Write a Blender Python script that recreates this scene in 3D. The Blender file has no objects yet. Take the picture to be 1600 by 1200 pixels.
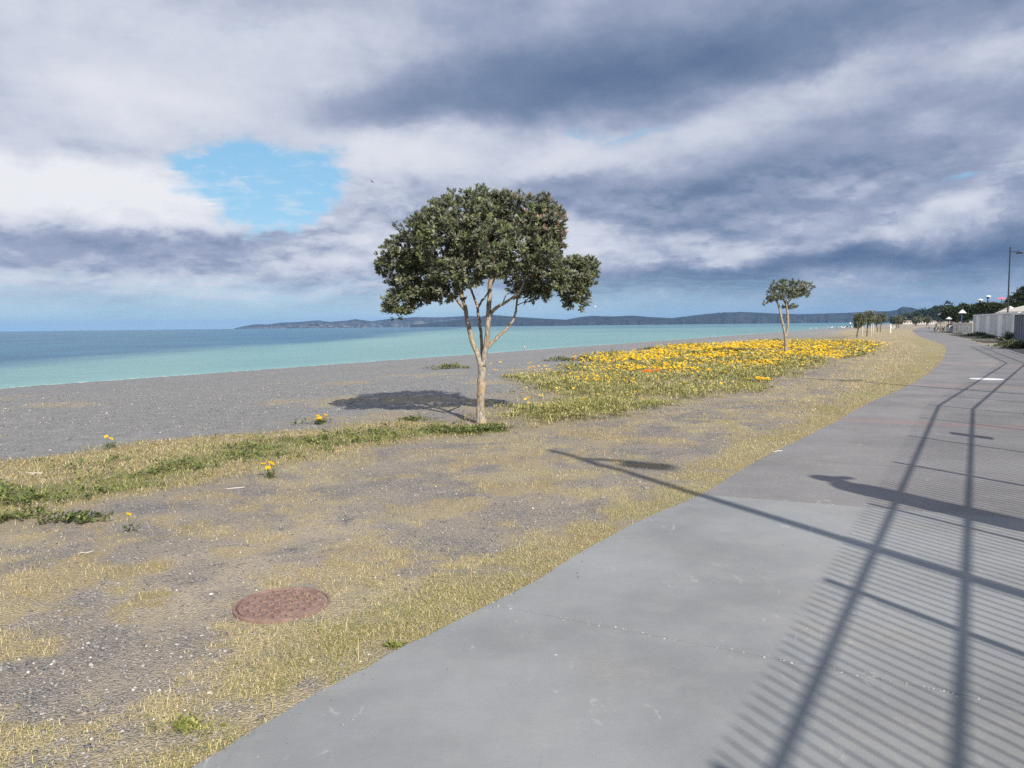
import bpy, bmesh, math, random
import numpy as np
from mathutils import Vector, Matrix

random.seed(7)
rng = np.random.default_rng(11)
R = math.radians
scene = bpy.context.scene
COL = scene.collection

# ------------------------------------------------------------------ camera
CAM_H, FPX, PITCH, ROLL = 1.65, 1200.0, R(4.36), R(0.62)
cam = bpy.data.cameras.new("camera")
cam.sensor_width = 36.0
cam.lens = 27.0
cam.clip_start, cam.clip_end = 0.05, 30000
camo = bpy.data.objects.new("camera", cam)
COL.objects.link(camo)
_f = Vector((0, math.cos(PITCH), -math.sin(PITCH)))
_r0 = Vector((1, 0, 0)); _u0 = _r0.cross(_f)
_r = _r0 * math.cos(ROLL) - _u0 * math.sin(ROLL)
_u = _r0 * math.sin(ROLL) + _u0 * math.cos(ROLL)
_M = Matrix((_r, _u, -_f)).transposed().to_4x4()
_M.translation = (0, 0, CAM_H)
camo.matrix_world = _M
scene.camera = camo

def ray(px, py):
    """direction of a photo pixel (1600 x 1200)"""
    d = _f + _r * ((px - 800) / FPX) + _u * ((600 - py) / FPX)
    return d.normalized()
def at(px, py, z=0.0):
    d = ray(px, py); t = (z - CAM_H) / d.z
    return Vector((d.x * t, d.y * t, z))
def aty(px, py, Y):
    d = ray(px, py); t = Y / d.y
    return Vector((d.x * t, Y, CAM_H + d.z * t))

# ------------------------------------------------------------------ sun, sky, exposure
SUN_TO = Vector((0.41, -0.912, 0.64)).normalized()          # towards the sun (behind, right)
SUN_EL = math.asin(SUN_TO.z)
SUN_AZ = math.atan2(SUN_TO.x, SUN_TO.y)
sl = bpy.data.lights.new("sun", 'SUN')
sl.energy = 5.0; sl.angle = R(0.45); sl.color = (1.0, 0.925, 0.82)
so = bpy.data.objects.new("sun", sl); COL.objects.link(so)
so.rotation_euler = SUN_TO.to_track_quat('Z', 'Y').to_euler()
so.location = (40, -80, 70)
vs = scene.view_settings
vs.view_transform = 'Standard'; vs.look = 'None'; vs.exposure = 0.3; vs.gamma = 1.0
vs.use_curve_mapping = False
scene.cycles.max_bounces = 6
scene.cycles.transparent_max_bounces = 6
scene.cycles.volume_bounces = 0
scene.cycles.use_denoising = False

class NT:
    """small helper to write shader graphs as expressions"""
    def __init__(s, tree):
        s.t = tree; s.n = tree.nodes; s.l = tree.links
    def put(s, sock, v):
        if isinstance(v, bpy.types.NodeSocket): s.l.new(v, sock)
        elif v is not None:
            if sock.type == 'RGBA' and not hasattr(v, '__len__'): v = (v, v, v, 1)
            elif sock.type == 'RGBA' and len(v) == 3: v = (*v, 1)
            sock.default_value = v
    def m(s, op, a, b=None, c=None, clamp=False):
        n = s.n.new('ShaderNodeMath'); n.operation = op; n.use_clamp = clamp
        for i, v in enumerate((a, b, c)):
            if v is not None: s.put(n.inputs[i], v)
        return n.outputs[0]
    def add(s, a, b): return s.m('ADD', a, b)
    def sub(s, a, b): return s.m('SUBTRACT', a, b)
    def mul(s, a, b): return s.m('MULTIPLY', a, b)
    def sat(s, a): return s.m('ADD', a, 0.0, clamp=True)
    def ss(s, x, lo, hi, a=0.0, b=1.0):
        n = s.n.new('ShaderNodeMapRange'); n.interpolation_type = 'SMOOTHSTEP'
        s.put(n.inputs[0], x); n.inputs[1].default_value = lo; n.inputs[2].default_value = hi
        n.inputs[3].default_value = a; n.inputs[4].default_value = b
        return n.outputs[0]
    def mix(s, f, a, b, mode='MIX'):
        n = s.n.new('ShaderNodeMix'); n.data_type = 'RGBA'; n.blend_type = mode
        s.put(n.inputs[0], f); s.put(n.inputs[6], a); s.put(n.inputs[7], b)
        return n.outputs[2]
    def noise(s, vec, scale, detail=4, rough=0.55, dist=0.0, col=False):
        n = s.n.new('ShaderNodeTexNoise')
        if vec is not None: s.put(n.inputs['Vector'], vec)
        n.inputs['Scale'].default_value = scale; n.inputs['Detail'].default_value = detail
        n.inputs['Roughness'].default_value = rough; n.inputs['Distortion'].default_value = dist
        return n.outputs[1] if col else n.outputs[0]
    def voro(s, vec, scale, feature='F1', out=0):
        n = s.n.new('ShaderNodeTexVoronoi'); n.feature = feature
        if vec is not None: s.put(n.inputs['Vector'], vec)
        n.inputs['Scale'].default_value = scale
        return n.outputs[out]
    def ramp(s, f, stops):
        n = s.n.new('ShaderNodeValToRGB'); s.put(n.inputs[0], f)
        e = n.color_ramp.elements
        while len(e) < len(stops): e.new(0.5)
        for k, (p, c) in zip(e, stops):
            k.position = p; k.color = (*c, 1)
        return n.outputs[0]
    def xyz(s, v):
        n = s.n.new('ShaderNodeSeparateXYZ'); s.put(n.inputs[0], v); return n.outputs
    def vec(s, x, y, z):
        n = s.n.new('ShaderNodeCombineXYZ')
        for i, v in enumerate((x, y, z)): s.put(n.inputs[i], v)
        return n.outputs[0]
    def pos(s):
        return s.n.new('ShaderNodeNewGeometry').outputs['Position']
    def attr(s, name, out='Fac'):
        n = s.n.new('ShaderNodeAttribute'); n.attribute_name = name; return n.outputs[out]
    def bump(s, h, strength=0.5, dist=0.02):
        n = s.n.new('ShaderNodeBump'); s.put(n.inputs['Height'], h)
        n.inputs['Strength'].default_value = strength; n.inputs['Distance'].default_value = dist
        return n.outputs[0]

def lin(r, g, b):
    f = lambda c: (c / 255 / 12.92) if c <= 10 else ((c / 255 + 0.055) / 1.055) ** 2.4
    return (f(r), f(g), f(b))

def build_world():
    w = bpy.data.worlds.new("World"); scene.world = w; w.use_nodes = True
    t = NT(w.node_tree); t.n.clear()
    ST = 0.1
    geo = t.n.new('ShaderNodeTexCoord').outputs['Generated']
    nv = t.n.new('ShaderNodeVectorMath'); nv.operation = 'NORMALIZE'; t.l.new(geo, nv.inputs[0])
    x, y, z = t.xyz(nv.outputs[0])
    az = t.m('ARCTAN2', x, y)
    el = t.m('ARCSINE', z)
    zc = t.m('MAXIMUM', z, 0.0)
    den = t.add(zc, 0.10)
    P = t.vec(t.m('DIVIDE', x, den), t.m('DIVIDE', y, den), 0.0)        # cloud layer plane
    n1 = t.noise(P, 0.9, 9, 0.56, 0.35)
    n2 = t.noise(P, 2.6, 9, 0.6, 0.5)
    n3 = t.noise(P, 7.0, 8, 0.62, 0.3)
    D = t.vec(t.mul(x, 1.0), t.mul(y, 1.0), t.mul(z, 1.8))
    q1 = t.noise(D, 5.0, 8, 0.52, 0.25)
    q2 = t.noise(D, 13.0, 9, 0.56, 0.25)
    wn = t.noise(D, 5.0, 7, 0.6, 0.2, col=True)
    wx, wy, wz = t.xyz(wn)
    azw = t.add(az, t.mul(t.sub(wx, 0.5), 0.26))
    elw = t.add(el, t.mul(t.sub(wy, 0.5), 0.11))
    def blob(px, py, rx, ry, tilt=0.0, hard=1.0):
        d = ray(px, py); a0 = math.atan2(d.x, d.y); e0 = math.asin(d.z)
        da = t.sub(azw, a0); de = t.sub(elw, e0)
        c, s_ = math.cos(R(tilt)), math.sin(R(tilt))
        u = t.mul(t.add(t.mul(da, c), t.mul(de, s_)), FPX / rx)
        v = t.mul(t.sub(t.mul(de, c), t.mul(da, s_)), FPX / ry)
        d2 = t.add(t.mul(u, u), t.mul(v, v))
        if hard != 1.0: d2 = t.m('POWER', d2, hard)
        return t.m('POWER', 2.71828, t.mul(d2, -1.0))
    def tot(items):
        acc = None
        for amp, *a in items:
            g = t.mul(blob(*a), amp); acc = g if acc is None else t.add(acc, g)
        return acc
    bright = tot([
        (0.56, 120, 302, 270, 46, 2, 1.7), (0.30, 220, 110, 340, 150), (0.14, 470, 110, 140, 110),
        (0.42, 1465, 358, 62, 30, 12, 1.5), (0.28, 1130, 384, 70, 18, 0, 1.4), (0.36, 640, 240, 130, 45, 0, 1.3),
        (0.34, 560, 398, 150, 17, 6, 1.3), (0.32, 930, 372, 110, 30, 0, 1.4), (0.20, 1340, 118, 110, 18, 8),
        (0.22, 1600, 70, 60, 24), (0.25, 860, 265, 70, 14, 8), (0.20, 1010, 230, 230, 45, 8), (0.20, 420, 445, 200, 12, 0), (0.18, 120, 435, 240, 22), (0.14, 1250, 345, 180, 14, 3)])
    dark = tot([
        (0.24, 760, 145, 340, 44, 7, 1.5), (0.22, 1130, 90, 440, 52, 11, 1.4), (0.18, 560, 172, 170, 32, -6, 1.3), (0.16, 1450, 20, 320, 80), (0.22, 900, 60, 420, 110),
        (0.22, 215, 374, 210, 19, -2, 1.8), (0.12, 130, 405, 300, 14), (0.36, 1130, 430, 430, 26, 0, 1.5), (0.36, 1560, 372, 95, 24, 0, 1.6),
        (0.20, 1230, 268, 340, 30, 4), (0.16, 1350, 190, 330, 24, 8), (0.22, 900, 290, 110, 26, 14), (0.28, 1420, 410, 330, 20), (0.16, 1250, 330, 420, 60), (0.12, 1080, 330, 200, 14)])
    hole = tot([
        (1.15, 420, 282, 120, 56, 0, 1.2), (1.0, 455, 330, 66, 36, 0, 1.2), (0.5, 965, 212, 60, 9, 6), (0.45, 1500, 288, 90, 8, 4),
        (0.75, 320, 262, 62, 13, 0)])
    B = t.add(0.52, t.sub(bright, dark))
    tex = t.add(t.add(t.mul(t.sub(n1, 0.5), 0.35), t.mul(t.sub(n2, 0.5), 0.22)), t.add(t.mul(t.sub(q1, 0.5), 0.62), t.add(t.mul(t.sub(q2, 0.5), 0.32), t.mul(t.sub(n3, 0.5), 0.08))))
    # heavy cloud base is smoother than the broken layer
    B = t.add(B, t.mul(tex, t.m('MAXIMUM', t.sub(t.sub(1.0, t.mul(t.m('MINIMUM', dark, 0.6), 0.7)), t.mul(t.m('MINIMUM', bright, 0.5), 0.8)), 0.3)))
    # heaped clouds: lit tops over shaded bases, large ones overhead and rows of small ones far off
    def heap(scale, st, dz, lo, hi, seed):
        da = t.noise(t.vec(t.add(x, seed), y, t.mul(z, st)), scale, 9, 0.56, 0.15)
        db = t.noise(t.vec(t.add(x, seed), y, t.mul(t.add(z, dz), st)), scale, 9, 0.56, 0.15)
        return t.sub(t.ss(da, lo, hi), t.ss(db, lo, hi))
    calm = t.m('MAXIMUM', t.sub(t.sub(1.0, t.mul(t.m('MINIMUM', dark, 0.6), 1.1)), t.mul(t.m('MINIMUM', bright, 0.5), 1.2)), 0.12)
    low = t.m('MULTIPLY', t.ss(el, 0.025, 0.06), t.ss(el, 0.24, 0.14))
    B = t.add(B, t.mul(t.mul(low, calm), t.mul(heap(15.0, 2.6, 0.014, 0.44, 0.60, 3.0), 0.20)))
    B = t.add(B, t.mul(calm, t.mul(heap(6.5, 1.9, 0.035, 0.42, 0.62, 7.0), 0.13)))
    B = t.add(t.mul(t.sub(B, 0.56), 0.80), 0.57)
    k = 1.0 / ST / 2 ** 0.3
    cl = t.ramp(B, [(0.0, lin(90, 112, 148)), (0.22, lin(120, 138, 168)), (0.45, lin(158, 168, 194)),
                    (0.68, lin(203, 209, 224)), (1.0, lin(238, 239, 244))])
    sky = t.n.new('ShaderNodeTexSky'); sky.sky_type = 'NISHITA'; sky.sun_disc = False
    sky.sun_elevation = SUN_EL; sky.sun_rotation = SUN_AZ
    sky.air_density = 1.0; sky.dust_density = 0.6; sky.ozone_density = 1.6
    clear = t.mix(0.55, sky.outputs[0], tuple(c * k for c in lin(128, 196, 234)))
    clear = t.mix(t.ss(t.add(n3, t.mul(q2, 0.6)), 0.78, 1.05, 0.0, 0.55), clear, tuple(c * k for c in lin(212, 226, 240)))
    # broken cover: everything cloud except in the gaps
    cov = t.sub(1.12, hole)
    cov = t.add(cov, t.mul(t.add(t.mul(t.sub(q2, 0.5), 1.4), t.add(t.sub(n2, 0.5), t.sub(n3, 0.5))), 0.9))
    cov = t.ss(cov, 0.10, 0.92)
    cl10 = t.mix(1.0, cl, (k, k, k), 'MULTIPLY')
    c = t.mix(cov, clear, cl10)
    # band of clearer air above the horizon, bluer and brighter over the open sea
    side = t.ss(az, -0.1, 0.55)
    hb = t.mix(side, tuple(v * k for v in lin(180, 216, 230)), tuple(v * k for v in lin(140, 172, 200)))
    streak = t.add(el, t.add(t.mul(t.sub(n2, 0.5), 0.06), t.mul(t.sub(n3, 0.5), 0.05)))
    hf = t.ss(streak, 0.0, 0.075, 0.95, 0.0)
    c = t.mix(hf, c, hb)
    bg = t.n.new('ShaderNodeBackground'); t.put(bg.inputs[0], c); bg.inputs[1].default_value = ST
    out = t.n.new('ShaderNodeOutputWorld'); t.l.new(bg.outputs[0], out.inputs[0])
    w.cycles.sampling_method = 'MANUAL'; w.cycles.sample_map_resolution = 1024
build_world()

# ------------------------------------------------------------------ generic helpers
def tag(o, label=None, cat=None, group=None, kind=None):
    if label: o['label'] = label
    if cat: o['category'] = cat
    if group: o['group'] = group
    if kind: o['kind'] = kind
    return o
def empty(name, loc=(0, 0, 0), rz=0.0, **k):
    o = bpy.data.objects.new(name, None); COL.objects.link(o)
    o.location = loc; o.rotation_euler = (0, 0, rz); o.empty_display_size = 0.2
    return tag(o, **k)
def link(name, me, mat=None, parent=None, loc=None, **k):
    o = bpy.data.objects.new(name, me); COL.objects.link(o)
    if mat is not None and not me.materials: me.materials.append(mat)
    if parent is not None: o.parent = parent
    if loc is not None: o.location = loc
    return tag(o, **k)
def np_mesh(name, V, tris=None, quads=None, col=None, smooth=False, attrs=None):
    me = bpy.data.meshes.new(name)
    V = np.asarray(V, dtype=np.float32)
    loops, starts, n = [], [], 0
    for F, k in ((tris, 3), (quads, 4)):
        if F is not None and len(F):
            F = np.asarray(F, dtype=np.int32)
            loops.append(F.ravel()); starts.append(np.arange(len(F), dtype=np.int32) * k + n); n += F.size
    L = np.concatenate(loops); S = np.concatenate(starts)
    me.vertices.add(len(V)); me.vertices.foreach_set("co", V.ravel())
    me.loops.add(len(L)); me.loops.foreach_set("vertex_index", L)
    me.polygons.add(len(S)); me.polygons.foreach_set("loop_start", S)
    me.update(calc_edges=True)
    if smooth: me.polygons.foreach_set("use_smooth", np.ones(len(S), dtype=bool))
    if col is not None:
        c = np.ones((len(V), 4), dtype=np.float32); c[:, :3] = col
        a = me.attributes.new("tint", 'FLOAT_COLOR', 'POINT'); a.data.foreach_set("color", c.ravel())
    for nm, v in (attrs or {}).items():
        a = me.attributes.new(nm, 'FLOAT', 'POINT'); a.data.foreach_set("value", np.asarray(v, dtype=np.float32))
    me.validate()
    return me
class MB:
    """collects shapes into one mesh"""
    def __init__(s): s.v = []; s.f = []; s.n = 0
    def raw(s, V, F):
        s.v.extend([tuple(v) for v in V]); s.f.extend([tuple(i + s.n for i in f) for f in F]); s.n += len(V); return s
    def box(s, x0, y0, z0, x1, y1, z1):
        V = [(x0, y0, z0), (x1, y0, z0), (x1, y1, z0), (x0, y1, z0), (x0, y0, z1), (x1, y0, z1), (x1, y1, z1), (x0, y1, z1)]
        return s.raw(V, [(3, 2, 1, 0), (4, 5, 6, 7), (0, 1, 5, 4), (1, 2, 6, 5), (2, 3, 7, 6), (3, 0, 4, 7)])
    def obox(s, a, b, w, h, up=Vector((0, 0, 1))):
        """bar of section w x h from a to b"""
        a, b = Vector(a), Vector(b); d = (b - a).normalized()
        if abs(d.dot(up)) > 0.95: up = Vector((0, 1, 0))
        sx = d.cross(up).normalized() * (w / 2); sz = sx.cross(d).normalized() * (h / 2)
        V = [p + i * sx + j * sz for p in (a, b) for i, j in ((-1, -1), (1, -1), (1, 1), (-1, 1))]
        return s.raw(V, [(3, 2, 1, 0), (4, 5, 6, 7), (0, 1, 5, 4), (1, 2, 6, 5), (2, 3, 7, 6), (3, 0, 4, 7)])
    def tube(s, pts, rad, n=8, cap=True):
        pts = [Vector(p) for p in pts]; V = []; F = []
        if not hasattr(rad, '__len__'): rad = [rad] * len(pts)
        ref = Vector((0.13, 0.97, 0.2))
        for i, p in enumerate(pts):
            d = (pts[min(i + 1, len(pts) - 1)] - pts[max(i - 1, 0)]).normalized()
            a = d.cross(ref)
            if a.length < 1e-3: a = d.cross(Vector((1, 0, 0)))
            a.normalize(); b = d.cross(a)
            for k in range(n):
                t = 2 * math.pi * k / n
                V.append(p + (a * math.cos(t) + b * math.sin(t)) * rad[i])
        for i in range(len(pts) - 1):
            for k in range(n):
                F.append((i * n + k, i * n + (k + 1) % n, (i + 1) * n + (k + 1) % n, (i + 1) * n + k))
        if cap:
            F.append(tuple(range(n))); F.append(tuple(range((len(pts) - 1) * n + n - 1, (len(pts) - 1) * n - 1, -1)))
        return s.raw(V, F)
    def lathe(s, prof, n=16, c=(0, 0, 0)):
        V = []; F = []
        for r_, z_ in prof:
            for k in range(n):
                t = 2 * math.pi * k / n
                V.append((c[0] + r_ * math.cos(t), c[1] + r_ * math.sin(t), c[2] + z_))
        for i in range(len(prof) - 1):
            for k in range(n):
                F.append((i * n + k, i * n + (k + 1) % n, (i + 1) * n + (k + 1) % n, (i + 1) * n + k))
        F.append(tuple(reversed(range(n)))); F.append(tuple(range((len(prof) - 1) * n, len(prof) * n)))
        return s.raw(V, F)
    def mesh(s, name, smooth=False, bevel=0.0):
        me = bpy.data.meshes.new(name); me.from_pydata([tuple(v) for v in s.v], [], s.f); me.update()
        bm = bmesh.new(); bm.from_mesh(me)
        bmesh.ops.recalc_face_normals(bm, faces=bm.faces)
        if bevel: bmesh.ops.bevel(bm, geom=bm.edges[:], offset=bevel, segments=1, affect='EDGES')
        bm.to_mesh(me); bm.free()
        if smooth:
            for p in me.polygons: p.use_smooth = True
        return me
    def build(s, name, mat, parent=None, loc=None, smooth=False, bevel=0.0, **k):
        return link(name, s.mesh(name, smooth, bevel), mat, parent, loc, **k)
def copy_tree(o, parent=None):
    c = o.copy(); COL.objects.link(c)
    if parent is not None: c.parent = parent
    for ch in list(o.children): copy_tree(ch, c)
    return c

# numpy value noise
def _hash(ix, iy, seed):
    h = (ix.astype(np.int64) * 374761393 + iy.astype(np.int64) * 668265263 + seed * 1274126177) & 0xffffffff
    h = ((h ^ (h >> 13)) * 1274126177) & 0xffffffff
    return ((h ^ (h >> 16)) & 0xffff) / 65535.0
def vnoise(x, y, seed=0):
    ix, iy = np.floor(x), np.floor(y); fx, fy = x - ix, y - iy
    fx = fx * fx * (3 - 2 * fx); fy = fy * fy * (3 - 2 * fy)
    a = _hash(ix, iy, seed); b = _hash(ix + 1, iy, seed); c = _hash(ix, iy + 1, seed); d = _hash(ix + 1, iy + 1, seed)
    return (a * (1 - fx) + b * fx) * (1 - fy) + (c * (1 - fx) + d * fx) * fy
def fbm(x, y, scale, oct_=4, seed=0, rough=0.55):
    s, amp, tot = 0.0, 1.0, 0.0
    for i in range(oct_):
        s = s + amp * vnoise(x * scale + 17.3 * i, y * scale - 9.1 * i, seed + i); tot += amp
        amp *= rough; scale *= 2.03
    return s / tot
def sstep(x, a, b):
    t = np.clip((x - a) / (b - a), 0, 1); return t * t * (3 - 2 * t)

# ------------------------------------------------------------------ materials
def new_mat(name, rough=0.8, spec=0.3):
    m = bpy.data.materials.new(name); m.use_nodes = True
    t = NT(m.node_tree); b = t.n['Principled BSDF']
    b.inputs['Roughness'].default_value = rough
    b.inputs['Specular IOR Level'].default_value = spec
    return m, t, b
def plain(name, c, rough=0.7, var=0.25, scale=6.0, spec=0.3, metal=0.0, bump=0.0):
    m, t, b = new_mat(name, rough, spec)
    co = t.n.new('ShaderNodeTexCoord').outputs['Object']
    n = t.noise(co, scale, 5, 0.6)
    lo = tuple(v * (1 - var) for v in c); hi = tuple(min(1, v * (1 + var)) for v in c)
    t.put(b.inputs['Base Color'], t.mix(t.ss(n, 0.3, 0.7), lo, hi))
    b.inputs['Metallic'].default_value = metal
    if bump: t.put(b.inputs['Normal'], t.bump(t.noise(co, scale * 6, 4), bump, 0.01))
    return m
def tint_mat(name, rough=0.75, trans=0.25, back=None, spec=0.25):
    """leaf or blade whose own colour is stored per element"""
    m, t, b = new_mat(name, rough, spec)
    c = t.attr("tint", 'Color')
    if back is not None:
        bf = t.n.new('ShaderNodeNewGeometry').outputs['Backfacing']
        c = t.mix(bf, c, back)
    t.put(b.inputs['Base Color'], c)
    if trans:
        tr = t.n.new('ShaderNodeBsdfTranslucent'); t.put(tr.inputs[0], c)
        mx = t.n.new('ShaderNodeMixShader'); mx.inputs[0].default_value = trans
        t.l.new(b.outputs[0], mx.inputs[1]); t.l.new(tr.outputs[0], mx.inputs[2])
        t.l.new(mx.outputs[0], t.n['Material Output'].inputs[0])
    return m

# ------------------------------------------------------------------ plan geometry
CU = Vector((0.48, 0.877)); CN = Vector((0.877, -0.48))       # along the coast, inland
SEA = -1.6
def shore_s(x, y):
    return x * CN.x + y * CN.y + 46.0
path_left = [at(*p) for p in [(-150, 1480), (120, 1318), (310, 1200), (500, 1088), (627, 1020), (700, 983), (763, 950), (847, 907), (900, 872), (1000, 817),
             (1095, 775), (1200, 713), (1293, 667), (1359, 630), (1404, 611), (1446, 588), (1469, 568), (1479, 549), (1476, 540), (1466, 535.5), (1449, 530.5),
             (1434, 524), (1427, 518.5), (1427, 515), (1436, 512.5)]]
SHL = 3.0 / 0.64
SOFF = Vector((-SUN_TO.x, -SUN_TO.y)).normalized() * SHL        # shadow offset of the top rail (3.0 m up)
_p0 = at(1205, 1200); _p1 = at(1465, 635)
_back = _p0 + (_p0 - _p1).normalized() * 5.0
rail_sh = [_back, _p1, at(1572, 568), at(1515, 541.5)]
fence_line = [Vector((p.x - SOFF.x, p.y - SOFF.y)) for p in rail_sh]
path_right = [at(*p) for p in [(1462.5, 517.2), (1476, 521.7), (1504, 529), (1530, 537.5), (1572, 543.6), (1600, 550.5)]]
_far_turn = [at(1452, 511.0), at(1466, 513.8)]
path_poly = [(p.x, p.y) for p in path_left] + [(p.x, p.y) for p in _far_turn] + [(p.x, p.y) for p in path_right] + \
            [(fence_line[3].x + 0.3, fence_line[3].y - 1.0)] + \
            [(p.x + 0.35 * 0.857, p.y - 0.35 * 0.515) for p in reversed(fence_line[:3])]
path_poly = path_poly[:-1] + [(fence_line[0].x + 0.3, fence_line[0].y - 0.1)]

def in_poly(x, y, poly):
    inside = np.zeros(x.shape, dtype=bool); n = len(poly); j = n - 1
    for i in range(n):
        xi, yi = poly[i]; xj, yj = poly[j]
        c = ((yi > y) != (yj > y)) & (x < (xj - xi) * (y - yi) / (yj - yi + 1e-12) + xi)
        inside ^= c; j = i
    return inside
def seg_dist(x, y, pts):
    d = np.full(x.shape, 1e9)
    for (ax, ay), (bx, by) in zip(pts[:-1], pts[1:]):
        vx, vy = bx - ax, by - ay; L = vx * vx + vy * vy + 1e-12
        t = np.clip(((x - ax) * vx + (y - ay) * vy) / L, 0, 1)
        d = np.minimum(d, np.hypot(x - ax - t * vx, y - ay - t * vy))
    return d
def poly_soft(x, y, poly, soft):
    """1 inside, 0 outside, soft metres wide at the edge"""
    d = seg_dist(x, y, poly + [poly[0]]); s = np.where(in_poly(x, y, poly), d, -d)
    return sstep(s, -soft, soft)
PX = lambda L: [(at(*p).x, at(*p).y) for p in L]
green_poly = PX([(-200, 850), (-200, 735), (0, 722), (120, 706), (200, 690), (330, 682), (420, 674), (520, 668), (640, 660), (700, 662), (790, 664), (792, 677), (700, 684), (620, 694), (540, 706),
                 (450, 724), (370, 742), (300, 760), (230, 772), (130, 786), (0, 808)])
core_poly = PX([(-200, 800), (-60, 768), (60, 752), (190, 735), (300, 715), (430, 688), (560, 676), (640, 672), (775, 666), (780, 676), (660, 682), (560, 690), (470, 700), (350, 722), (240, 758), (100, 782)])
bed_poly = PX([(765, 655), (800, 640), (850, 632), (860, 612), (800, 592), (806, 577), (850, 578), (930, 574), (935, 557), (1010, 552), (1060, 541), (1150, 538), (1240, 527), (1310, 527),
               (1378, 540), (1345, 553), (1290, 566), (1240, 580), (1225, 590), (1170, 612), (1080, 620), (1030, 632), (960, 640), (900, 654), (830, 657)])
flower_poly = PX([(800, 592), (806, 577), (850, 580), (930, 574), (935, 557), (1010, 552), (1060, 541), (1150, 538), (1240, 527), (1310, 527),
               (1378, 540), (1345, 553), (1290, 564), (1240, 574), (1180, 590), (1080, 590), (1000, 603), (930, 608), (860, 602)])
sand_poly = PX([(150, 1000), (130, 930), (240, 880), (380, 840), (520, 800), (600, 815), (560, 870), (500, 905), (400, 930), (330, 975)])
sand2_poly = PX([(120, 1110), (200, 1030), (330, 1030), (360, 1060), (250, 1100)])
lawn_poly = PX([(1090, 775), (1200, 713), (1293, 667), (1359, 630), (1404, 611), (1446, 588), (1469, 568), (1479, 549), (1466, 535.5), (1434, 524), (1427, 516),
                (1340, 512), (1300, 520), (1380, 541), (1340, 560), (1330, 600), (1260, 650), (1150, 720)])
PLX = [(p.x, p.y) for p in path_left]
far_tip = at(1427, 515)

def fields(x, y):
    """what grows or lies where (0..1 each), in plan coordinates"""
    s = shore_s(x, y)
    r = np.hypot(x, y)
    wx = (fbm(x, y, 0.9, 4, 3) - 0.5); wy = (fbm(x, y, 0.9, 4, 9) - 0.5)
    k = np.clip(r / 12.0, 0.5, 3.0)
    X = x + wx * 0.9 * k; Y = y + wy * 1.5 * k
    n_f = fbm(x, y, 3.2, 4, 21); n_m = fbm(x * 1.0, y * 0.6, 0.85, 4, 31)
    dpath = seg_dist(x, y, PLX)
    onpath = in_poly(x, y, path_poly)
    wid = 0.34 + 0.02 * r + 0.5 * (fbm(x, y, 0.7, 3, 41) - 0.4)
    verge = sstep(wid - dpath, -0.22, 0.2) * ~onpath * (y < 75)
    verge = verge * sstep(n_f + 0.35 * (wid - dpath), 0.30, 0.58)
    green = poly_soft(X, Y, green_poly, 0.35)
    core = poly_soft(X, Y, core_poly, 0.3)
    bed = poly_soft(x + wx * 1.6 * np.clip(r / 20, .6, 1.5), y + wy * 4 * np.clip(r / 20, .6, 1.5), bed_poly, 0.7)
    lawn = poly_soft(X, Y, lawn_poly, 1.2)
    far_lawn = sstep(s, 40, 62) * sstep(y, 50, 75)
    lawn = np.maximum(lawn, far_lawn)
    sand = np.maximum(poly_soft(X, Y, sand_poly, 0.35), 0.6 * poly_soft(X, Y, sand2_poly, 0.25))
    beach = sstep(38.0 - s + 3.0 * wx - 0.03 * y, -1.2, 1.6)
    beach = beach * (1 - green) * (1 - 0.75 * bed)
    patch = sstep(n_m + 0.55 * (n_f - 0.5), 0.40, 0.58)                    # matted dry grass on the gravel
    near = sstep(2.6 - dpath, -1.6, 1.6) * (1 - onpath)
    left = sstep(-1.0 - x, 0.0, 2.5) * sstep(6.5 - y, -1.0, 2.0)
    fine = sstep(fbm(x, y, 2.3, 4, 61) + 0.25 * (n_m - 0.5), 0.46, 0.62)
    patch = np.maximum(patch * sstep(fbm(x, y, 5.0, 3, 67), 0.25, 0.6), 0.75 * fine)
    dry = patch * (0.62 + 0.35 * near + 0.25 * left) * (1 - beach)
    dry = np.maximum(dry, green * (0.75 - 0.5 * core))
    dry = np.maximum(dry, lawn * 0.85 * sstep(n_f, 0.2, 0.45))
    dry = np.maximum(dry, bed * 0.45)
    straw = beach * sstep(fbm(x, y, 0.35, 4, 77), 0.60, 0.72) * sstep(s, 22, 30) * 0.5
    dry = np.maximum(dry, straw)
    sand = sand * sstep(n_f, 0.25, 0.55)
    return dict(s=s, r=r, verge=verge, green=green, core=core, bed=bed, lawn=lawn, sand=sand, beach=beach, dry=dry * (1 - onpath),
                onpath=onpath, dpath=dpath, n_f=n_f, n_m=n_m)
def ground_z(x, y):
    s = shore_s(x, y)
    z = np.where(s > 27, 0.0, SEA * sstep(27 - s, 0, 27) ** 0.9)
    z = np.where(s < 0, SEA + s * 0.07, z); z = np.maximum(z, -4.5)
    z = np.where((s > 0) & (s < 27), SEA * (1 - np.clip(s / 27, 0, 1)) ** 1.15, z)
    r = np.hypot(x, y)
    onp = in_poly(x, y, path_poly); dp = seg_dist(x, y, PLX)
    k = np.where(onp, 0, sstep(dp, 0.0, 1.5)) * np.clip(60 / (r + 1), 0, 1)
    z = z + k * (0.09 * (fbm(x, y, 0.55, 4, 51) - 0.5) + 0.03 * (fbm(x, y, 3.0, 3, 61) - 0.5))
    z = np.where(onp, z + 0.014 - 0.05 * sstep(dp, 0.0, 0.25 + r * 0.01), z + 0.014 * sstep(2.0 - dp, 0, 1.2))
    return z

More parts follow.
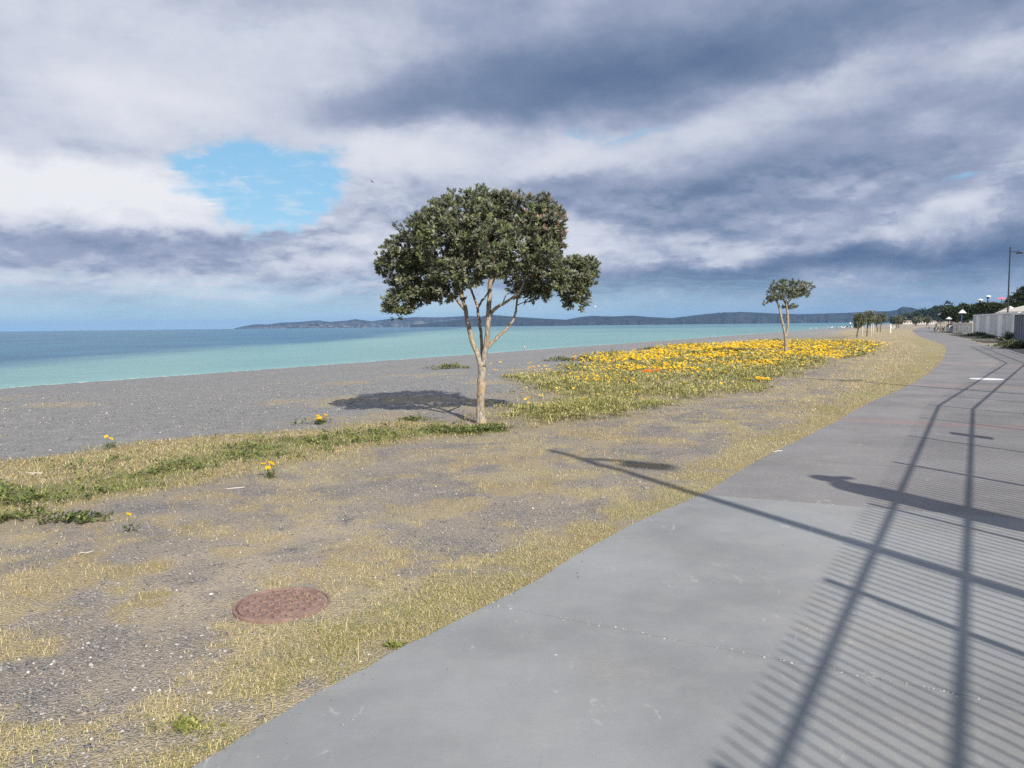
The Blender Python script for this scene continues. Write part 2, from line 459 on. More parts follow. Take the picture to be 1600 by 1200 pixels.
# ------------------------------------------------------------------ ground material and mesh
def ground_mat():
    m, t, b = new_mat("ground", 0.92, 0.15)
    p = t.pos(); px, py, pz = t.xyz(p)
    P2 = t.vec(px, py, 0.0)
    # gravel: pebbles of several greys, some white and brown
    v1 = t.voro(P2, 72, out=1); h1 = t.voro(P2, 72, out=0)
    v2 = t.voro(P2, 165, out=1); h2 = t.voro(P2, 165, out=0)
    g1, g1b, g1c = t.xyz(v1); g2, g2b, _ = t.xyz(v2)
    gp = [(0.0, (0.075, 0.073, 0.075)), (0.3, (0.155, 0.151, 0.155)), (0.62, (0.255, 0.247, 0.243)), (0.92, (0.40, 0.385, 0.365)), (0.985, (0.62, 0.60, 0.56))]
    c = t.mix(t.ss(t.noise(P2, 9, 3), 0.42, 0.58), t.ramp(g1, gp), t.ramp(g2, gp))
    brown = t.mul(t.ss(g1b, 0.55, 0.8), 0.5)
    c = t.mix(brown, c, (0.30, 0.25, 0.195))
    big = t.noise(P2, 0.35, 6, 0.6)
    c = t.mix(t.ss(big, 0.35, 0.7, 0.0, 0.25), c, (0.20, 0.195, 0.20))
    # beach shingle: cooler, finer, with drift lines of pale wrack
    beach = t.attr("beach")
    sh = t.ramp(t.noise(P2, 30, 5, 0.75), [(0.3, (0.13, 0.128, 0.132)), (0.48, (0.26, 0.255, 0.26)), (0.62, (0.36, 0.352, 0.35)), (0.74, (0.58, 0.56, 0.53))])
    sh2 = t.ramp(t.noise(P2, 3.5, 6, 0.7), [(0.36, (0.235, 0.23, 0.23)), (0.52, (0.325, 0.315, 0.31)), (0.68, (0.42, 0.405, 0.39))])
    sh = t.mix(0.5, sh, sh2)
    s = t.add(t.add(t.mul(px, CN.x), t.mul(py, CN.y)), 46.0)
    al = t.add(t.mul(px, CU.x), t.mul(py, CU.y))
    SV = t.vec(t.mul(al, 0.12), s, 0.0)
    wr = t.noise(SV, 0.9, 6, 0.7)
    band = t.mul(t.ss(s, 14.5, 18.0), t.ss(s, 25.0, 21.5))
    wrack = t.mul(t.mul(band, t.ss(wr, 0.52, 0.66)), t.ss(t.noise(P2, 2.2, 5, 0.75), 0.5, 0.6))
    sh = t.mix(t.mul(wrack, 0.8), sh, (0.56, 0.46, 0.40))
    wr2 = t.noise(t.vec(t.mul(al, 0.05), s, 3.0), 0.45, 6, 0.7)
    sh = t.mix(t.ss(wr2, 0.56, 0.68, 0.0, 0.30), sh, (0.42, 0.375, 0.30))
    wet = t.ss(t.add(s, t.mul(t.sub(wr, 0.5), 3.0)), 0.8, 4.2, 1.0, 0.0)
    sh = t.mix(t.mul(wet, 0.75), sh, (0.12, 0.12, 0.125))
    sh = t.mix(1.0, sh, (0.95, 0.98, 0.975), 'MULTIPLY')
    c = t.mix(beach, c, sh)
    # dust and sand
    sand = t.attr("sand")
    sn = t.noise(P2, 60, 4, 0.7)
    sandc = t.mix(t.ss(sn, 0.3, 0.7), (0.36, 0.305, 0.235), (0.52, 0.455, 0.355))
    c = t.mix(t.mul(sand, t.ss(g1c, 0.02, 0.3, 0.15, 1.0)), c, sandc)
    dust = t.ss(t.noise(P2, 1.1, 7, 0.68), 0.36, 0.62)
    c = t.mix(t.mul(t.mul(dust, t.sub(1.0, beach)), t.ss(sn, 0.35, 0.65, 0.26, 0.74)), c, (0.44, 0.375, 0.28))
    # matted dry grass
    dry = t.attr("dry")
    fib = t.noise(t.vec(t.mul(px, 60), t.mul(py, 38), 0.0), 1.0, 5, 0.7)
    straw = t.ramp(fib, [(0.28, (0.25, 0.205, 0.12)), (0.48, (0.46, 0.39, 0.235)), (0.7, (0.64, 0.565, 0.37))])
    tone = t.noise(P2, 0.5, 5, 0.6)
    straw = t.mix(t.ss(tone, 0.4, 0.62, 0.0, 0.5), straw, (0.40, 0.28, 0.135))
    far_f = t.noise(t.vec(t.mul(px, 0.6), t.mul(py, 0.22), 0.0), 1.6, 6, 0.65)
    straw = t.mix(t.ss(far_f, 0.5, 0.66, 0.0, 0.4), straw, (0.26, 0.235, 0.085))
    dm = t.m('MULTIPLY', dry, t.ss(t.noise(P2, 16, 5, 0.7), 0.22, 0.5, 0.35, 1.0))
    c = t.mix(dm, c, straw)
    grn = t.attr("green")
    gc = t.mix(t.ss(fib, 0.3, 0.7), (0.12, 0.14, 0.035), (0.27, 0.28, 0.095))
    c = t.mix(t.mul(grn, t.ss(t.noise(P2, 5, 5, 0.7), 0.3, 0.55, 0.3, 0.9)), c, gc)
    t.put(b.inputs['Base Color'], c)
    hh = t.add(t.mul(h1, -1.0), t.mul(h2, -0.5))
    hh = t.add(hh, t.mul(t.noise(P2, 14, 6, 0.7), 0.9))
    t.put(b.inputs['Normal'], t.bump(hh, 0.8, 0.018))
    return m
GROUND = ground_mat()

def build_ground():
    radii = [1.0]
    while radii[-1] < 6800:
        r_ = radii[-1]; k = 1.0135 if r_ < 60 else (1.02 if r_ < 200 else 1.06)
        radii.append(r_ * k)
    radii = np.array([0.4] + radii)
    fine = np.linspace(R(-44), R(44), 560)
    rest = np.linspace(R(44), R(316), 70)[1:-1]
    ang = np.concatenate([fine, rest]); na, nr = len(ang), len(radii)
    A, Q = np.meshgrid(ang, radii)
    x = (Q * np.sin(A)).ravel(); y = (Q * np.cos(A)).ravel()
    z = ground_z(x, y); F = fields(x, y)
    V = np.stack([x, y, z], 1)
    V = np.vstack([V, [[0, 0, float(ground_z(np.array([0.0]), np.array([0.0]))[0])]]])
    i = np.arange(nr - 1)[:, None] * na; j = np.arange(na)[None, :]; j2 = (j + 1) % na
    quads = np.stack([(i + j), (i + j2), (i + na + j2), (i + na + j)], -1).reshape(-1, 4)[:, ::-1]
    c = len(V) - 1; jj = np.arange(na)
    tris = np.stack([np.full(na, c), (jj + 1) % na, jj], 1)
    ap = lambda a: np.append(a, 0.0)
    g = np.clip(F['core'] * 0.55 + F['green'] * 0.15 + F['bed'] * 0.35 + 0.3 * F['verge'], 0, 1)
    me = np_mesh("ground", V, tris, quads, smooth=True, attrs=dict(
        beach=ap(F['beach']), sand=ap(F['sand']), dry=ap(np.maximum(F['dry'], F['verge'] * 0.9)), green=ap(g)))
    link("ground", me, GROUND, label="grey gravel and shingle ground with worn dry grass, sloping to the sea", kind='structure')
build_ground()

# ------------------------------------------------------------------ sea
def sea_mat():
    m, t, b = new_mat("sea_water", 0.3, 0.22)
    px, py, pz = t.xyz(t.pos()); P2 = t.vec(px, py, 0.0)
    s = t.add(t.add(t.mul(px, CN.x), t.mul(py, CN.y)), 46.0)
    wob = t.noise(t.vec(t.mul(px, 0.02), t.mul(py, 0.006), 0.0), 1.0, 6, 0.6)
    xx = t.add(px, t.add(t.mul(t.sub(wob, 0.5), 70.0), t.mul(py, 0.035)))
    deep = t.ss(xx, -22.0, -50.0)
    turq = t.mix(t.ss(t.noise(t.vec(t.mul(px, 0.01), t.mul(py, 0.003), 2.0), 1.6, 5, 0.6), 0.35, 0.65), (0.165, 0.325, 0.325), (0.205, 0.385, 0.375))
    blue = t.mix(t.ss(t.noise(t.vec(t.mul(px, 0.03), t.mul(py, 0.012), 5.0), 1.6, 5, 0.6), 0.35, 0.65), (0.022, 0.115, 0.215), (0.04, 0.165, 0.265))
    c = t.mix(deep, turq, blue)
    far = t.ss(py, 260.0, 900.0)
    st = t.noise(t.vec(t.mul(px, 0.0016), t.mul(py, 0.0042), 8.0), 1.7, 5, 0.6)
    c = t.mix(t.mul(far, t.ss(st, 0.40, 0.60, 0.25, 0.9)), c, (0.04, 0.16, 0.225))
    foam_n = t.noise(P2, 1.6, 6, 0.72)
    edge = t.add(s, t.mul(t.sub(t.noise(P2, 0.22, 4), 0.5), 2.6))
    foam = t.mul(t.ss(edge, -1.5, -0.3), t.ss(foam_n, 0.50, 0.60))
    c = t.mix(t.ss(s, -7.0, -0.4, 0.0, 0.45), c, (0.22, 0.44, 0.40))
    c = t.mix(t.mul(foam, 0.85), c, (0.75, 0.76, 0.76))
    t.put(b.inputs['Base Color'], c)
    w1 = t.noise(t.vec(t.mul(px, 0.8), t.mul(py, 0.8), 0.0), 1.3, 6, 0.62, 0.3)
    w2 = t.noise(t.vec(t.add(t.mul(px, .3), t.mul(py, -.12)), t.add(t.mul(py, .2), t.mul(px, .1)), 0.0), 0.7, 4, 0.6)
    t.put(b.inputs['Normal'], t.bump(t.add(t.mul(w1, 0.6), w2), 1.0, 0.55))
    b.inputs['IOR'].default_value = 1.33
    return m
def build_sea():
    c = CN * -46.0
    # from a little inland of the shoreline out to the horizon
    P = [(c + CN * 1.2 + CU * (-5500)), (c + CN * 1.2 + CU * 5500), (c - CN * 5500 + CU * 5500), (c - CN * 5500 - CU * 5500)]
    mb = MB().raw([(p.x, p.y, SEA) for p in P], [(0, 1, 2, 3)])
    mb.build("sea", sea_mat(), label="turquoise sea with a deep blue patch on the left, calm, reaching the horizon", kind='structure')
build_sea()

# ------------------------------------------------------------------ hills
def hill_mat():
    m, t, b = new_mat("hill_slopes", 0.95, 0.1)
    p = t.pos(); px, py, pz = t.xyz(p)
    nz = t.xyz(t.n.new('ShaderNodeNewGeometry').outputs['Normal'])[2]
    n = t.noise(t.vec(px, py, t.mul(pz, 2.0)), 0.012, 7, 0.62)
    c = t.ramp(n, [(0.3, (0.010, 0.017, 0.014)), (0.5, (0.019, 0.026, 0.018)), (0.7, (0.042, 0.042, 0.028))])  # slope greens darkened: cloud shade over the hills is put into the colour
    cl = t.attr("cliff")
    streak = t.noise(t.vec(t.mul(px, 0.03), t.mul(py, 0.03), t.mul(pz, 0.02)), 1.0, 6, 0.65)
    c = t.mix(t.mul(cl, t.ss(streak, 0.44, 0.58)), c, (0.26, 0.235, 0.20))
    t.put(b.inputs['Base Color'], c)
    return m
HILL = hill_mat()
def ridge(name, prof, Y, depth, cliff_amt, seed, label):
    """prof: crest points in the photo; the ridge stands Y metres away and is depth metres deep"""
    prof = np.array(prof, dtype=float)
    n = int((prof[-1, 0] - prof[0, 0]) * 1.1) + 2
    pxs = np.linspace(prof[0, 0], prof[-1, 0], n)
    pys = np.interp(pxs, prof[:, 0], prof[:, 1])
    crest = [aty(a, b_, Y + depth * 0.55) for a, b_ in zip(pxs, pys)]
    rows = 18; V = []; cl = []
    for k in range(rows):
        tt = k / (rows - 1)
        for i, c in enumerate(crest):
            dirv = Vector((c.x, c.y)) / (Y + depth * 0.55)
            gully = 0.5 * fbm(np.array([i * 0.075]), np.array([seed * 3.1 + tt * 1.2]), 1.0, 4, seed)[0]
            dist = Y + depth * tt + (gully - 0.25) * depth * 0.5 * (1 - tt)
            h = max(c.z + 3.0, 0.3)
            f = math.sin(min(tt / 0.55, 1.0) * math.pi / 2) ** 0.7 if tt < 0.55 else math.cos((tt - 0.55) / 0.45 * math.pi / 2)
            nn = 1.5 * (fbm(np.array([i * 0.10 + seed + tt * 2.0]), np.array([tt * 5.0]), 1.0, 5, seed + 5)[0] - 0.5)
            zz = -3.0 + h * max(0, f * (1 + 0.55 * nn * (4 * f * (1 - f))))
            V.append((dirv.x * dist, dirv.y * dist, zz)); cl.append(cliff_amt * max(0.0, 1 - tt / 0.4) * (0.4 + gully * 2))
    i = np.arange(rows - 1)[:, None] * n; j = np.arange(n - 1)[None, :]
    quads = np.stack([i + j, i + j + 1, i + n + j + 1, i + n + j], -1).reshape(-1, 4)
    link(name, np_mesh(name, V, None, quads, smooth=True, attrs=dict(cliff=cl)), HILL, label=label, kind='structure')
ridge("headland", [(366, 513), (385, 509), (400, 506.5), (418, 507), (440, 504), (470, 503), (498, 500.5), (515, 503), (540, 501), (555, 498.5), (580, 502), (610, 498), (650, 495.5), (690, 496),
                   (730, 493.5), (770, 495), (820, 498), (860, 502), (905, 507.5)], 4300, 900, 0.75, 3, "long hazy headland with pale cliffs across the bay")
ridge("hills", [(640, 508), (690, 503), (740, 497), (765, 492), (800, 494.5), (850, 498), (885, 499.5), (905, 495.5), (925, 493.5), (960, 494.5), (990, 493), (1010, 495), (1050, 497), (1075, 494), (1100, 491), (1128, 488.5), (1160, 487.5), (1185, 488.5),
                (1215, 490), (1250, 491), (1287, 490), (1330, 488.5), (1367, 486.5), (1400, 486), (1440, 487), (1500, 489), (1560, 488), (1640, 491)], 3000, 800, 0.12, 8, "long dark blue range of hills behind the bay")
ridge("bluff", [(1335, 498), (1350, 493), (1367, 488), (1390, 486), (1402, 484), (1407, 480.3), (1412, 479.6), (1424, 480.4), (1432, 482.5), (1445, 484.5), (1470, 483), (1500, 485), (1560, 484), (1640, 486), (1720, 492)], 2300, 500, 0.05, 14,
      "dark flat-topped bluff rising at the right end of the hills")

# ------------------------------------------------------------------ path slabs
def path_mat(name, base, warm, crack_seed, dark_agg=0.0):
    m, t, b = new_mat(name, 0.85, 0.25)
    px, py, _ = t.xyz(t.pos()); P2 = t.vec(px, py, 0.0)
    big = t.noise(P2, 0.55, 6, 0.6); med = t.noise(P2, 2.6, 6, 0.65); fin = t.noise(P2, 150, 4, 0.7)
    c = t.mix(t.ss(big, 0.34, 0.66), tuple(v * 0.80 for v in base), tuple(v * 1.12 for v in base))
    sandy = t.mul(t.ss(t.noise(P2, 0.8, 7, 0.7), 0.50, 0.66), t.ss(t.noise(P2, 40, 5, 0.75), 0.42, 0.62, 0.15, 0.6))
    c = t.mix(sandy, c, (0.375, 0.35, 0.31))
    c = t.mix(t.ss(t.noise(P2, 1.3, 7, 0.7, 0.8), 0.52, 0.62, 0, 0.4), c, tuple(v * q for v, q in zip(base, (0.92, 0.95, 1.02))))
    c = t.mix(t.ss(med, 0.48, 0.66, 0, 0.45), c, warm)
    c = t.mix(t.ss(fin, 0.25, 0.75, 0.28, 0.0), c, tuple(v * 0.55 for v in base))
    # pale scuffs and spots, dark gum spots
    sc = t.noise(t.vec(t.mul(px, 9.0), t.mul(py, 4.0), crack_seed), 1.0, 7, 0.75, 0.6)
    gate = t.ss(t.noise(P2, 0.9, 4), 0.46, 0.6)
    c = t.mix(t.mul(t.ss(sc, 0.57, 0.68), t.mul(gate, 0.5)), c, (0.50, 0.50, 0.49))
    sp = t.voro(P2, 4.2, out=0); sc1 = t.voro(P2, 4.2, out=1)
    g = t.xyz(sc1)
    spot = t.mul(t.m('LESS_THAN', sp, t.mul(g[0], 0.045)), t.m('GREATER_THAN', g[1], 0.35))
    c = t.mix(t.mul(spot, 0.6), c, t.mix(t.m('GREATER_THAN', g[2], 0.45), (0.07, 0.07, 0.07), (0.6, 0.59, 0.57)))
    if dark_agg:
        ag = t.voro(P2, 85, out=1)
        c = t.mix(t.ss(t.xyz(ag)[0], 0.45, 0.9, 0, dark_agg), c, tuple(v * 0.5 for v in base))
        # sealed transverse joints of the older surface
        al = t.add(t.mul(px, 0.46), t.mul(py, 0.888))
        fr = t.m('PINGPONG', t.add(al, t.mul(t.sub(big, 0.5), 0.10)), 1.6)
        jl = t.m('LESS_THAN', fr, 0.008)
        c = t.mix(t.mul(jl, 0.4), c, (0.07, 0.07, 0.072))
    if dark_agg:
        # faded red paint bands across the old surface
        for (p1, p2, w) in (((1318, 657), (1600, 670), 0.34), ((1412, 601), (1600, 607), 0.55), ((1470, 568), (1600, 573), 0.8)):
            A_, B_ = at(*p1), at(*p2); d = (B_ - A_).normalized()
            off = t.add(t.mul(px, -d.y), t.mul(py, d.x))
            dd = t.m('ABSOLUTE', t.sub(t.add(off, t.mul(t.sub(med, 0.5), 0.12)), -d.y * A_.x + d.x * A_.y))
            c = t.mix(t.mul(t.ss(dd, w, w * 0.55), t.ss(t.noise(P2, 5.0, 6, 0.75), 0.36, 0.62, 0.08, 0.5)), c, (0.34, 0.225, 0.21))
    t.put(b.inputs['Base Color'], c)
    t.put(b.inputs['Normal'], t.bump(t.add(t.mul(fin, 0.5), t.mul(t.noise(P2, 12, 5, 0.7), 0.8)), 0.35, 0.008))
    return m
CONC = path_mat("pale_concrete", (0.288, 0.302, 0.309), (0.33, 0.335, 0.333), 0.0)
OLD = path_mat("worn_path_surface", (0.25, 0.247, 0.25), (0.28, 0.265, 0.26), 4.0, 0.35)

def refine(poly, step_near=0.22):
    out = []
    for (a, b_) in zip(poly, poly[1:] + poly[:1]):
        L = math.hypot(b_[0] - a[0], b_[1] - a[1]); d = max(2.0, math.hypot(*a))
        n = max(1, min(400, int(L / (step_near * d / 6))))
        for k in range(n): out.append((a[0] + (b_[0] - a[0]) * k / n, a[1] + (b_[1] - a[1]) * k / n))
    return out
def clip(poly, px, py, nx, ny):
    out = []; n = len(poly)
    for i in range(n):
        a, b_ = poly[i], poly[(i + 1) % n]
        da = (a[0] - px) * nx + (a[1] - py) * ny; db = (b_[0] - px) * nx + (b_[1] - py) * ny
        if da >= 0: out.append(a)
        if (da >= 0) != (db >= 0):
            t = da / (da - db); out.append((a[0] + (b_[0] - a[0]) * t, a[1] + (b_[1] - a[1]) * t))
    return out
def slab(name, poly, z, th, mat, parent, lip=0.006):
    n = len(poly); V = [(x, y, z) for x, y in poly] + [(x, y, z - th) for x, y in poly]
    F = [tuple(range(n))] + [(i, i + n, (i + 1) % n + n, (i + 1) % n) for i in range(n)]
    return MB().raw(V, F).build(name, mat, parent)
def build_path():
    root = empty("path", (0, 0, 0), label="wide grey concrete seafront path curving away to the right", kind='structure')
    # catmull-smoothed left edge with a slightly ragged line
    def smooth(pts):
        out = []
        for i in range(len(pts) - 1):
            p0, p1, p2, p3 = pts[max(i - 1, 0)], pts[i], pts[i + 1], pts[min(i + 2, len(pts) - 1)]
            for k in range(6):
                t = k / 6
                out.append(tuple(0.5 * (2 * p1[q] + (p2[q] - p0[q]) * t + (2 * p0[q] - 5 * p1[q] + 4 * p2[q] - p3[q]) * t * t + (3 * p1[q] - p0[q] - 3 * p2[q] + p3[q]) * t ** 3) for q in (0, 1)))
        return out + [tuple(pts[-1])]
    left = smooth(PLX)
    full = left + path_poly[len(PLX):]
    full = refine(full)
    full = [(x - 0.03 * (vnoise(np.array([x * 7.0]), np.array([y * 7.0]), 5)[0] - 0.4), y) for x, y in full]
    def wobble(a, b_, amp, seed, n=70):
        return [(a[0] + (b_[0] - a[0]) * k / n, a[1] + (b_[1] - a[1]) * k / n) for k in range(n + 1)]
    jA, jB = at(1095, 776), at(1353, 796)
    nj = Vector((-(jB.y - jA.y), jB.x - jA.x)).normalized()
    kA, kB = at(770, 951), at(1600, 1112)
    nk = Vector((-(kB.y - kA.y), kB.x - kA.x)).normalized()
    far = clip(full, jA.x + nj.x * 0.008, jA.y + nj.y * 0.008, nj.x, nj.y)
    mid = clip(clip(full, jA.x, jA.y, -nj.x, -nj.y), kA.x + nk.x * 0.008, kA.y + nk.y * 0.008, nk.x, nk.y)
    near = clip(full, kA.x, kA.y, -nk.x, -nk.y)
    slab("worn_section", far, 0.016, 0.12, OLD, root)
    slab("concrete_slab", mid, 0.020, 0.12, CONC, root)
    slab("concrete_slab", near, 0.021, 0.12, CONC, root)
    # crumbled chips of concrete along the crack
    mb = MB(); rr = random.Random(3)
    for A_, B_, n in ((kA, kB, 60), (jA, jB + (jB - jA) * 0.7, 40)):
        for k in range(n):
            t = rr.random(); p = A_.lerp(B_, t); q = Vector((p.x + rr.gauss(0, .012), p.y + rr.gauss(0, .012), 0.021)); s_ = rr.uniform(.0025, .0075)
            mb.raw([q + Vector((-s_, 0, 0)), q + Vector((0, -s_, 0)), q + Vector((s_, 0, 0)), q + Vector((0, s_, 0)), q + Vector((0, 0, s_ * .7))],
                   [(0, 1, 4), (1, 2, 4), (2, 3, 4), (3, 0, 4)])
    o = mb.build("concrete_chips", plain("chip_concrete", (0.42, 0.42, 0.41), 0.9), root); o['kind'] = 'stuff'
    # painted round mark
    c = at(1541.5, 592, 0.02)
    mb = MB().lathe([(0.42, 0.0), (0.42, 0.004)], 32)
    m, t, b = new_mat("worn_white_paint", 0.6)
    n = t.noise(t.pos(), 9, 6, 0.7)
    t.put(b.inputs['Base Color'], t.mix(t.ss(n, 0.3, 0.42), (0.45, 0.45, 0.45), (0.80, 0.80, 0.79)))
    mb.build("white_marking", m, root, (c.x, c.y, 0.0165))
build_path()

# ------------------------------------------------------------------ grass, stones, foliage (stuff)
def scatter(n, rmin, rmax, a0=-41, a1=41, power=1.0):
    u = rng.random(n); r_ = rmin * (rmax / rmin) ** (u ** power)
    a = R(a0) + (R(a1) - R(a0)) * rng.random(n)
    return r_ * np.sin(a), r_ * np.cos(a)
def blades(name, x, y, h, w, lean, colr, mat, label, cat='grass', z0=None):
    n = len(x); z = ground_z(x, y) if z0 is None else z0
    yaw = rng.random(n) * 2 * np.pi
    dx, dy = np.cos(yaw), np.sin(yaw)
    sx, sy = -dy * w / 2, dx * w / 2
    l1 = h * np.sin(lean * 0.6) * .5; l2 = h * (np.sin(lean) * .5) + l1
    z1 = h * np.cos(lean * 0.6) * .5; z2 = z1 + h * np.cos(lean) * .5
    base = np.stack([x, y, z - 0.004], 1)
    S = np.stack([sx, sy, np.zeros(n)], 1)
    M = base + np.stack([dx * l1, dy * l1, z1 + .004], 1); T = base + np.stack([dx * l2, dy * l2, z2 + .004], 1)
    V = np.stack([base - S, base + S, M - S * .8, M + S * .8, T], 1).reshape(-1, 3)
    i = np.arange(n) * 5
    tris = np.concatenate([np.stack([i + 2, i + 3, i + 4], 1)]); quads = np.stack([i, i + 1, i + 3, i + 2], 1)
    cc = np.repeat(colr, 5, axis=0)
    return link(name, np_mesh(name, V, tris, quads, col=cc), mat, label=label, category=None or cat, kind='stuff') if False else \
        tag(link(name, np_mesh(name, V, tris, quads, col=cc), mat), label=label, kind='stuff')
BLADE = tint_mat("grass_blade", 0.7, 0.25)
def pick(cols, n, w=None):
    cols = np.array(cols); i = rng.choice(len(cols), n, p=w); c = cols[i]
    return np.clip(c * (0.75 + 0.5 * rng.random((n, 1))), 0, 1)
STRAW = [(0.60, 0.51, 0.29), (0.70, 0.61, 0.38), (0.49, 0.40, 0.21), (0.44, 0.40, 0.18)]
GREEN = [(0.22, 0.25, 0.055), (0.30, 0.31, 0.08), (0.38, 0.36, 0.12), (0.13, 0.17, 0.04)]
def build_grass():
    # verge strip along the path
    x, y = scatter(900000, 2.2, 45)
    F = fields(x, y)
    keep = (rng.random(len(x)) < F['verge'] * (0.35 + 0.65 * sstep(F['n_f'], .35, .55)) * np.clip(0.95 - F['r'] / 90, .2, 1))
    x, y, r_, dp, nm = x[keep], y[keep], F['r'][keep], F['dpath'][keep], F['n_m'][keep]
    n = len(x); x = x + rng.normal(0, .022, n); y = y + rng.normal(0, .022, n); k = np.clip(r_ / 7.0, 1, 3.2)
    gr = rng.random(n) < np.clip(0.12 + 0.45 * (nm - 0.38) / 0.3 + 0.30 * sstep(r_, 9, 22), 0.06, 0.6)
    c = np.where(gr[:, None], pick(GREEN[:3], n), pick(STRAW, n))
    blades("verge_grass", x, y, rng.uniform(.014, .036, n) * np.sqrt(k), .0028 * k, rng.uniform(1.0, 1.56, n), c, BLADE, "strip of dry yellow and green grass along the path edge")
    print("verge", n)
    # dry matted grass on the gravel
    x, y = scatter(700000, 2.2, 34)
    F = fields(x, y)
    keep = (rng.random(len(x)) < F['dry'] * sstep(F['n_f'], 0.30, 0.56) * 0.55 * (1 - F['verge']))
    x, y, r_ = x[keep], y[keep], F['r'][keep]; n = len(x); k = np.clip(r_ / 7.0, 1, 3.2)
    gr = rng.random(n) < 0.12
    c = np.where(gr[:, None], pick(GREEN, n), pick(STRAW, n))
    blades("dry_grass", x, y, rng.uniform(.015, .045, n) * np.sqrt(k), .0028 * k, rng.uniform(1.05, 1.55, n), c, BLADE, "patches of flattened straw coloured grass on the gravel")
    print("dry", n)
    # long straw stalks
    x, y = scatter(60000, 2.3, 16)
    F = fields(x, y)
    keep = rng.random(len(x)) < (F['dry'] * 0.012 + F['green'] * 0.05 + F['verge'] * 0.010)
    x, y, r_ = x[keep], y[keep], F['r'][keep]; n = len(x)
    blades("straw_stalks", x, y, rng.uniform(.05, .16, n), .0026 * np.clip(r_ / 6, 1, 3), rng.uniform(.8, 1.5, n), pick([(0.62, 0.52, 0.30), (0.5, 0.40, 0.2)], n), BLADE, "thin dry stalks standing out of the matted grass")
    # green band, taller straw and grass
    x, y = scatter(420000, 6.5, 22, -41, 8)
    F = fields(x, y)
    keep = rng.random(len(x)) < F['green'] * 0.44
    x, y, r_, co, nf = x[keep], y[keep], F['r'][keep], F['core'][keep], F['n_f'][keep]; n = len(x); k = np.clip(r_ / 7.0, 1, 2.4)
    gr = rng.random(n) < np.clip(co * 0.55 + 0.28, 0, 1)
    rust = rng.random(n) < 0.22
    c = np.where(gr[:, None], pick(GREEN, n), np.where(rust[:, None], pick([(0.26, 0.13, 0.05), (0.33, 0.19, 0.08)], n), pick(STRAW, n)))
    blades("bank_grass", x, y, rng.uniform(.02, .065, n), .0034 * k, rng.uniform(.9, 1.55, n), c, BLADE, "band of rough green and straw grass at the top of the beach")
    print("bank", n)
    # far lawn tufts
    x, y = scatter(260000, 14, 120, -5, 36)
    F = fields(x, y)
    keep = (rng.random(len(x)) < F['lawn'] * 0.32 * (1 - F['verge'])) & ~F['onpath']
    x, y, r_ = x[keep], y[keep], F['r'][keep]; n = len(x); k = np.clip(r_ / 9.0, 1, 4.5)
    gr = rng.random(n) < 0.08 + 0.22 * sstep(fbm(x, y, 0.25, 4, 90), 0.5, 0.65)
    c = np.where(gr[:, None], pick(GREEN[1:3], n), pick(STRAW, n))
    blades("lawn_grass", x, y, rng.uniform(.02, .05, n) * np.sqrt(k), .004 * k, rng.uniform(.6, 1.45, n), c, BLADE, "sunburnt lawn between the flower bed and the path")
    print("lawn", n)
build_grass()

def leafy(x, y, z, nl, ln, wd, tilt0, tilt1, cols, jitter=0.02):
    """rosettes of nl leaves: returns V, tris, col"""
    n = len(x)
    C = np.repeat(np.stack([x, y, z], 1), nl, axis=0); N = n * nl
    C = C + rng.normal(0, jitter, (N, 3)) * np.array([1, 1, .35])
    yaw = rng.random(N) * 2 * np.pi; tl = rng.uniform(tilt0, tilt1, N)
    D = np.stack([np.cos(yaw) * np.cos(tl), np.sin(yaw) * np.cos(tl), np.sin(tl)], 1)
    S = np.stack([-np.sin(yaw), np.cos(yaw), rng.uniform(-.4, .4, N)], 1)
    Lr = (np.repeat(ln, nl) * rng.uniform(.7, 1.2, N))[:, None]; W = (np.repeat(wd, nl) * rng.uniform(.8, 1.2, N))[:, None] / 2
    M = C + D * Lr * .55
    V = np.stack([C, M - S * W, M + S * W + np.array([0, 0, .0]), C + D * Lr - np.array([0, 0, 1.0]) * Lr * .12], 1).reshape(-1, 3)
    i = np.arange(N) * 4
    tris = np.concatenate([np.stack([i, i + 2, i + 1], 1), np.stack([i + 1, i + 2, i + 3], 1)])
    return V, tris, np.repeat(np.repeat(cols, nl, axis=0) * rng.uniform(.8, 1.2, (N, 1)), 4, axis=0)
LEAF = tint_mat("low_plant_leaf", 0.6, 0.2)
PETAL = tint_mat("flower_petal", 0.6, 0.3)
def flowers_mesh(x, y, z, rad, cols):
    n = len(x); k = 8
    a = np.arange(k) * 2 * np.pi / k
    nrm = np.stack([rng.normal(0.12, .28, n), rng.normal(-0.25, .28, n), np.ones(n)], 1); nrm /= np.linalg.norm(nrm, axis=1)[:, None]
    t1 = np.cross(nrm, np.array([0.3, 1.0, 0.1])); t1 /= np.linalg.norm(t1, axis=1)[:, None]; t2 = np.cross(nrm, t1)
    rr = rad[:, None] * np.where(np.arange(k) % 2 == 0, 1.0, 0.72)[None, :]
    C = np.stack([x, y, z], 1)
    ring = C[:, None, :] + rr[:, :, None] * (np.cos(a)[None, :, None] * t1[:, None, :] + np.sin(a)[None, :, None] * t2[:, None, :]) + nrm[:, None, :] * (rad * .3)[:, None, None]
    V = np.concatenate([C[:, None, :], ring], 1).reshape(-1, 3)
    i = np.arange(n) * (k + 1)
    tris = np.concatenate([np.stack([i, i + 1 + j, i + 1 + (j + 1) % k], 1) for j in range(k)])
    cc = np.repeat(cols[:, None, :], k + 1, axis=1); cc[:, 0, :] *= np.array([.85, .65, .5])
    return V, tris, cc.reshape(-1, 3)
BEDLEAF = [(0.28, 0.29, 0.09), (0.38, 0.37, 0.15), (0.18, 0.20, 0.06), (0.50, 0.44, 0.20), (0.40, 0.37, 0.16)]
